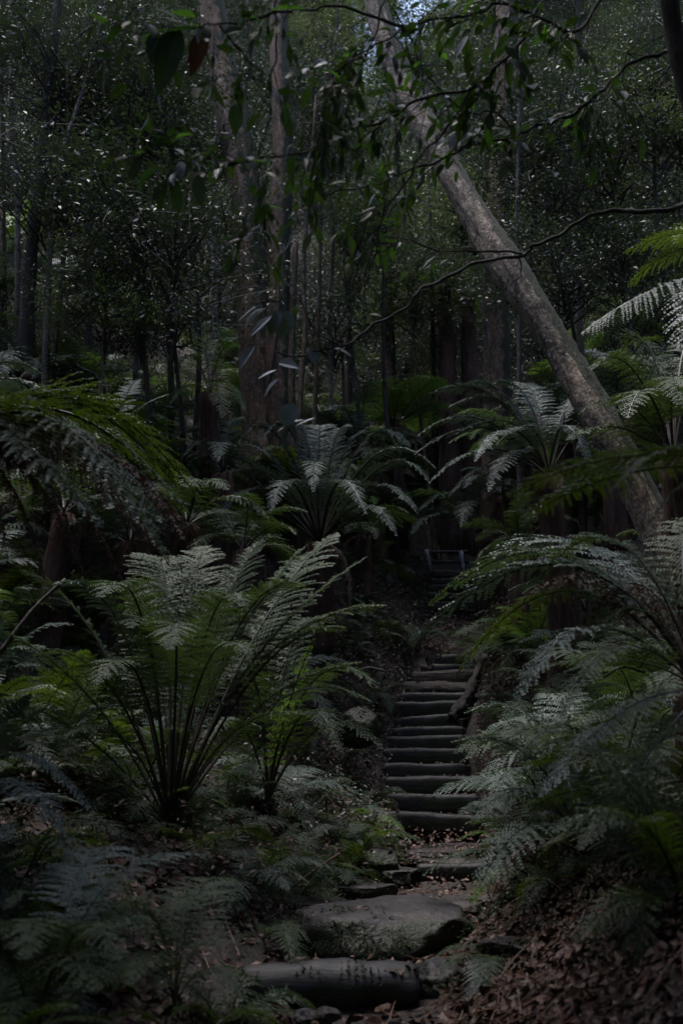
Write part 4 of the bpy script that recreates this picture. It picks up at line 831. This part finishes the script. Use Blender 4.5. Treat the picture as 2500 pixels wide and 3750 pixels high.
M['leaf_lit'] = leafmat('broad_leaf_backlit', [(.03, .07, .015), (.05, .11, .02), (.07, .15, .03)], .35, .5, .5, (.14, .34, .03))  # brighter copy of the broad leaf, backlight put into its colour
M['leaf_brown'] = leafmat('broad_leaf_dying', [(.05, .025, .015), (.09, .04, .03)], .4, .4, .2, (.2, .07, .02))
obj('leaves', LQ.mesh('leaves', ['leaf_near', 'leaf_sky_sheen', 'leaf_lit', 'leaf_brown']), e_near)

# fallen branch along the right edge of the steps, and a few loose sticks
pa = np.array([P(1112, 1505, 14.8), P(1092, 1545, 14.2), P(1075, 1590, 13.7), P(1052, 1625, 13.3), P(1036, 1652, 13.1)])
o = empty('fallen_branch', pa[0], 'knotted dark branch lying along the right ends of the steps', 'branch')
obj('limb', tube_mesh('limb', catmull(pa-pa[0], 30), np.linspace(.035, .06, 30), 12, 'bark_dark', .4, 8, jit=.010), o)
for (a, b1, r, mt, lab) in [((780, 1960, 8.5), (600, 2120, 7.5), .012, 'stalk_dead', 'dry brown stick on the dark bank left of the path'), ((880, 1540, 12.5), (810, 1545, 12.6), .014, 'bark_grey', 'bare twig beside the left end of the upper steps'),
        ((395, 1280, 9), (425, 1370, 8.8), .02, 'bark_grey', 'pale stick rising behind the big left fern'), ((0, 1500, 7.5), (150, 1330, 7.8), .02, 'bark_grey', 'grey stick leaning at the left edge'), ((1480, 1545, 6), (1380, 1560, 6), .008, 'stalk_dead', 'thin dry stick across the right bank ferns')]:
    A, Bp = P(*a), P(*b1); pts = catmull([A-A, (Bp-A)*.5+np.array([0, 0, .05]), Bp-A], 14)
    o = obj('stick', tube_mesh('stick', pts, np.linspace(r, r*.6, 14), 7, mt, .15, 3), None, A); tag(o, lab, 'stick')

# ------------------------------------------------------------------ leaf litter, moss
def surf_normal(x, y):
    e_ = .05; return nrm(np.stack([-(Hf(x+e_, y)-Hf(x-e_, y))/(2*e_), -(Hf(x, y+e_)-Hf(x, y-e_))/(2*e_), np.ones_like(x)], -1))
def litter(n, xr, yr, size, seed, mask=None, lift=.02):
    r_ = np.random.default_rng(seed); x = r_.uniform(*xr, n); y = r_.uniform(*yr, n)
    if mask is not None: k_ = mask(x, y, r_); x, y = x[k_], y[k_]
    c = np.stack([x, y, Hf(x, y)+r_.uniform(.003, lift+.02, len(x))], -1); nr = surf_normal(x, y)+r_.normal(0, .38, (len(x), 3))
    nr = nrm(nr); a = r_.normal(0, 1, (len(x), 3)); a = nrm(a-nr*(a*nr).sum(1, keepdims=True)); b_ = np.cross(nr, a)
    L_ = size*np.clip(r_.lognormal(-.1, .4, (len(x), 1)), .35, 2.0); w_ = L_*r_.uniform(.18, .32, (len(x), 1)); cu = nr*L_*r_.uniform(-.05, .22, (len(x), 1))
    m0 = c-a*L_*.5+cu; m1 = c-a*L_*.12; m2 = c+a*L_*.2; m3 = c+a*L_*.55+cu; f = nr*w_*.3
    q = []
    for s in (1, -1):
        q.append(np.stack([m0, m1, m1+b_*w_*s+f, m0+b_*w_*.3*s+f*.5+cu*.1], 1)); q.append(np.stack([m1, m2, m2+b_*w_*.9*s+f, m1+b_*w_*s+f], 1)); q.append(np.stack([m2, m3, m3+b_*w_*.05*s, m2+b_*w_*.9*s+f], 1))
    return np.stack(q, 1).reshape(-1, 4, 3)   # keeps the six quads of a leaf together
q = QM()
q.add(litter(24000, (.55, 3.6), (3.0, 7.6), .05, 1))
q.add(litter(1600, (-1.2, .8), (3.2, 5.8), .07, 2))
q.add(litter(5200, (-3.2, 2.5), (6.0, 12), .06, 3, lambda x, y, r_: (np.abs(x-cxf(y)) > .35) | (r_.random(len(x)) < .45)))
q.add(litter(9000, (-7, 8), (10, 24), .07, 4, lambda x, y, r_: np.abs(x-cxf(y)) > .5))
q.add(litter(4000, (-4, -.9), (3.2, 9), .07, 5))
r_ = np.random.default_rng(8)
for k in range(420):
    x_, y_ = r_.uniform(.5, 3.4), r_.uniform(3.2, 7.4)
    if k > 260: x_, y_ = r_.uniform(-2.5, .8), r_.uniform(3.5, 10)
    a_ = r_.uniform(0, 3.14); l_ = r_.uniform(.05, .28); p_ = np.array([[x_+math.cos(a_)*l_*t, y_+math.sin(a_)*l_*t, 0] for t in (-1, -.3, .3, 1)]); p_[:, 2] = Hf(p_[:, 0], p_[:, 1])+.035+r_.uniform(-.01, .03, 4)
    q.add(tube_quads(p_, [.004, .004, .003, .0015], 3), 1)
tag(obj('leaf_litter', q.mesh('leaf_litter', ['litter', 'stalk_dead'])), 'brown fallen leaves carpeting the banks and the path edges', 'leaf litter', kind='stuff')
# leaves lying on treads and along the stair edges
q = QM(); r_ = np.random.default_rng(9)
n = 1500; y = np.concatenate([r_.uniform(16.2, 19.0, 900), r_.uniform(6.3, 12.3, 600)]); x = cxf(y)+r_.uniform(-.6, .6, n)
q.add(leaf_rhombs(np.stack([x, y, Hf(x, y)+r_.uniform(.01, .06, n)], -1), np.array([0, -.3, 1.])+r_.normal(0, .45, (n, 3)), .055, .5, r_))
for (yy, zz, xx) in prof+prof2:
    n = 26; x = xx+np.where(r_.random(n) < .7, np.sign(r_.normal(0, 1, n))*r_.uniform(.36, .6, n), r_.uniform(-.4, .4, n)); y = yy+r_.uniform(.05, .28, n)
    q.add(leaf_rhombs(np.stack([x, y, np.full(n, zz+.02)+r_.uniform(0, .03, n)], -1), np.array([0, -.3, 1.])+r_.normal(0, .4, (n, 3)), .06, .5, r_))
tag(obj('step_litter', q.mesh('step_litter', ['litter'])), 'scattered dead leaves lying on the timber steps', 'leaf litter', kind='stuff')

# low ground cover on both banks: tiny leaves and dead fern bits
def cover(n, xr, yr, size, seed, mat, label, name, h=.25, clump=60):
    r_ = np.random.default_rng(seed); cx_ = r_.uniform(*xr, n//clump); cy_ = r_.uniform(*yr, n//clump)
    x = np.repeat(cx_, clump)+r_.normal(0, .16, (n//clump)*clump); y = np.repeat(cy_, clump)+r_.normal(0, .16, (n//clump)*clump)
    k_ = (np.abs(x-cxf(y)) > .62); x, y = x[k_], y[k_]
    c = np.stack([x, y, Hf(x, y)+r_.random(len(x))**1.5*h], -1)
    q = QM(); q.add(leaf_rhombs(c, np.array([0, -.2, 1.])+r_.normal(0, .6, (len(x), 3)), size, .4, r_)); tag(obj(name, q.mesh(name, [mat])), label, 'undergrowth', kind='stuff')
cover(60000, (-7, 8), (8, 24), .05, 31, 'leaf_pale', 'low tangle of small dark leaves covering the banks', 'undergrowth', .35)
cover(30000, (-3.4, 4), (5.5, 13), .03, 32, 'fern', 'tiny-leaved ground cover close to the path', 'ground_cover', .15)
cover(40000, (-7, 8), (7, 22), .06, 33, 'fern_dead', 'dry brown bracken debris heaped between the ferns', 'bracken_debris', .4)
def edge_cover(n, mat, size, h, seed, label, name):
    r_ = np.random.default_rng(seed); y = r_.uniform(10.5, 20.5, n); sd_ = np.where(r_.random(n) < .55, -1, 1); d = r_.uniform(.5, 1.5, n)
    x = cxf(y)+sd_*d; c = np.stack([x, y, Hf(x, y)+.03+h*r_.random(n)**1.4*np.clip(d*1.2-.4, .2, 1)], -1)
    q = QM(); q.add(leaf_rhombs(c, np.array([0, -.25, 1.])+r_.normal(0, .6, (n, 3)), size, .4, r_)); tag(obj(name, q.mesh(name, [mat])), label, 'undergrowth', kind='stuff')
edge_cover(9000, 'leaf_far', .05, .35, 41, 'small dark leaves crowding both edges of the stairs', 'undergrowth')
edge_cover(5000, 'litter', .07, .06, 42, 'dead leaves caught along the edges of the stairs', 'leaf_litter')
# moss cushions and fallen leaves on the stones and timbers, laid on their real surfaces
qm, ql = QM(), QM(); r_ = np.random.default_rng(3); bpy.context.view_layer.update()
for o in list(sc.objects):
    nm_ = o.name.split('.')[0]
    if nm_ not in ('mossy_rock', 'flat_stone', 'mossy_stone', 'stone_slab', 'stone_ledge', 'boulder', 'fallen_log_step', 'timber_step'): continue
    me = o.data; npol = len(me.polygons); ar = np.empty(npol); me.polygons.foreach_get('area', ar)
    ce = np.empty(npol*3); me.polygons.foreach_get('center', ce); no_ = np.empty(npol*3); me.polygons.foreach_get('normal', no_)
    mw = np.array(o.matrix_world); ce = ce.reshape(-1, 3)@mw[:3, :3].T+mw[:3, 3]; no_ = no_.reshape(-1, 3)@mw[:3, :3].T
    vis = (no_[:, 1] < .3) | (no_[:, 2] > .3); pr = ar*vis; tot = pr.sum(); pr = pr/pr.sum()
    stone = nm_ not in ('timber_step', 'fallen_log_step')
    n = int(tot*(5200 if nm_ != 'timber_step' else 900)); k_ = r_.choice(npol, n, p=pr); c = ce[k_]+r_.normal(0, .006, (n, 3)); nn_ = no_[k_]
    f = np.sin(c[:, 0]*7+1)+np.sin(c[:, 1]*9+c[:, 2]*13)+np.sin(c[:, 0]*19+c[:, 2]*17)*.7-1.6*(nn_[:, 2] > .8)+.5*(nn_[:, 1] < -.3)-(0 if stone else .9)
    kk = f > r_.normal(.3, .4, n); qm.add(leaf_rhombs(c[kk]+nn_[kk]*.006, nn_[kk]+r_.normal(0, .6, (kk.sum(), 3)), .02, .55, r_))
    n = int(tot*(70 if stone else 40)); k_ = r_.choice(npol, n, p=pr); kk = no_[k_][:, 2] > .6; c = ce[k_][kk]
    c = c[(np.sin(c[:, 0]*4+c[:, 1]*3) > -.2)] if len(c) else c
    if len(c): ql.add(leaf_rhombs(c+np.array([0, 0, .012]), np.array([0, 0, 1.])+r_.normal(0, .35, (len(c), 3)), .06, .5, r_))
tag(obj('moss', qm.mesh('moss', ['moss'])), 'green moss cushions on the rock and log faces', 'moss', kind='stuff')
tag(obj('stone_litter', ql.mesh('stone_litter', ['litter'])), 'dead leaves caught on the stones and timbers', 'leaf litter', kind='stuff')

# ------------------------------------------------------------------ labels for the scattered plants
bpy.context.view_layer.update()
marks = [('the big leaning trunk', P(1330, 880, 11.4)), ('the twin trunk', P(610, 980, 16.4)), ('the straight trunk', P(1140, 900, 16.2)), ('the bottom log', P(745, 2230, 5.95)), ('the large mossy rock', P(898, 2150, 7.3)),
         ('the stone slab', P(1042, 1948, 11.3)), ('the crooked step', P(965, 1645, 14.4)), ('the topmost lower step', P(1060, 1505, 16.2)), ('the white-post barrier', P(1015, 1300, 20.6)), ('the big left fern base', P(390, 1900, 8)),
         ('the fishbone fern', P(262, 930, 12)), ('the pale central fern crown', P(735, 1200, 14.5)), ('the thin pale trunks at left', P(100, 700, 15)), ('the leaf litter bank', P(1350, 2200, 5.2)), ('the left-edge brown fronds', P(200, 1200, 5.6)), ('the right-edge red stalk', P(1560, 1500, 5.6))]
def proj(p):
    d = np.array(p)-CAM; f = d[1]*cp+d[2]*sp; u_ = -d[1]*sp+d[2]*cp
    return (1250+d[0]/f*FPX)/1.5944, (1875-u_/f*FPX)/1.5944
ORD = ['nearest', 'second nearest', 'third nearest', 'fourth nearest', 'fifth nearest', 'sixth nearest', 'seventh nearest', 'eighth nearest', 'ninth nearest', 'tenth nearest', 'eleventh nearest', 'twelfth nearest', 'thirteenth nearest', 'fourteenth nearest', 'fifteenth nearest', 'sixteenth nearest']
def autolabel(items, grp):
    """items: (empty, adjective noun). Each is named by its rank of closeness to a landmark among its look-alikes"""
    bucket = {}
    for e, desc in items:
        p = np.array(e.location); ds = sorted((float(np.linalg.norm(p-q)), j) for j, (_, q) in enumerate(marks)); j = ds[0][1]
        mu, mv = proj(marks[j][1]); u, v = proj(p)
        side = ('left' if u < mu else 'right') if abs(u-mu) > abs(v-mv) else ('above' if v < mv else 'below')
        bucket.setdefault((desc, j, side), []).append((ds[0][0], e))
    for (desc, j, side), l in bucket.items():
        l.sort(key=lambda t: t[0])
        rel = {'left': 'left of', 'right': 'right of', 'above': 'above', 'below': 'below'}[side]
        for r_k, (_, e) in enumerate(l):
            e['label'] = f'{desc} {rel} {marks[j][0]}' + (f', {ORD[min(r_k, 15)]}' if len(l) > 1 else '')
            e['group'] = grp
nm = {'fern': 'green', 'fern_blue': 'blue-green', 'fern_pale': 'pale', 'fern_dark': 'dark green', 'fern_bright': 'light green'}
autolabel([(e, ('large ' if s > .95 else 'small ' if s < .6 else '')+(nm[mt])+(' ladder-leaved' if kd == 'fish' else ' tall' if kd == 'tall' else '')+' fern') for e, s, mt, kd in ALLF if 'label' not in e.keys()], 'ferns covering the banks')
for e, s, mt, kd in ALLF: e['category'] = 'fern'
autolabel([(e, 'leafy understorey shrub') for _, _, e in shr], 'understorey shrubs on the slope')
autolabel([(e, 'slender forest tree' if e.name.startswith('forest') else 'tall added shade tree') for e in FT], 'forest trees on the slope')
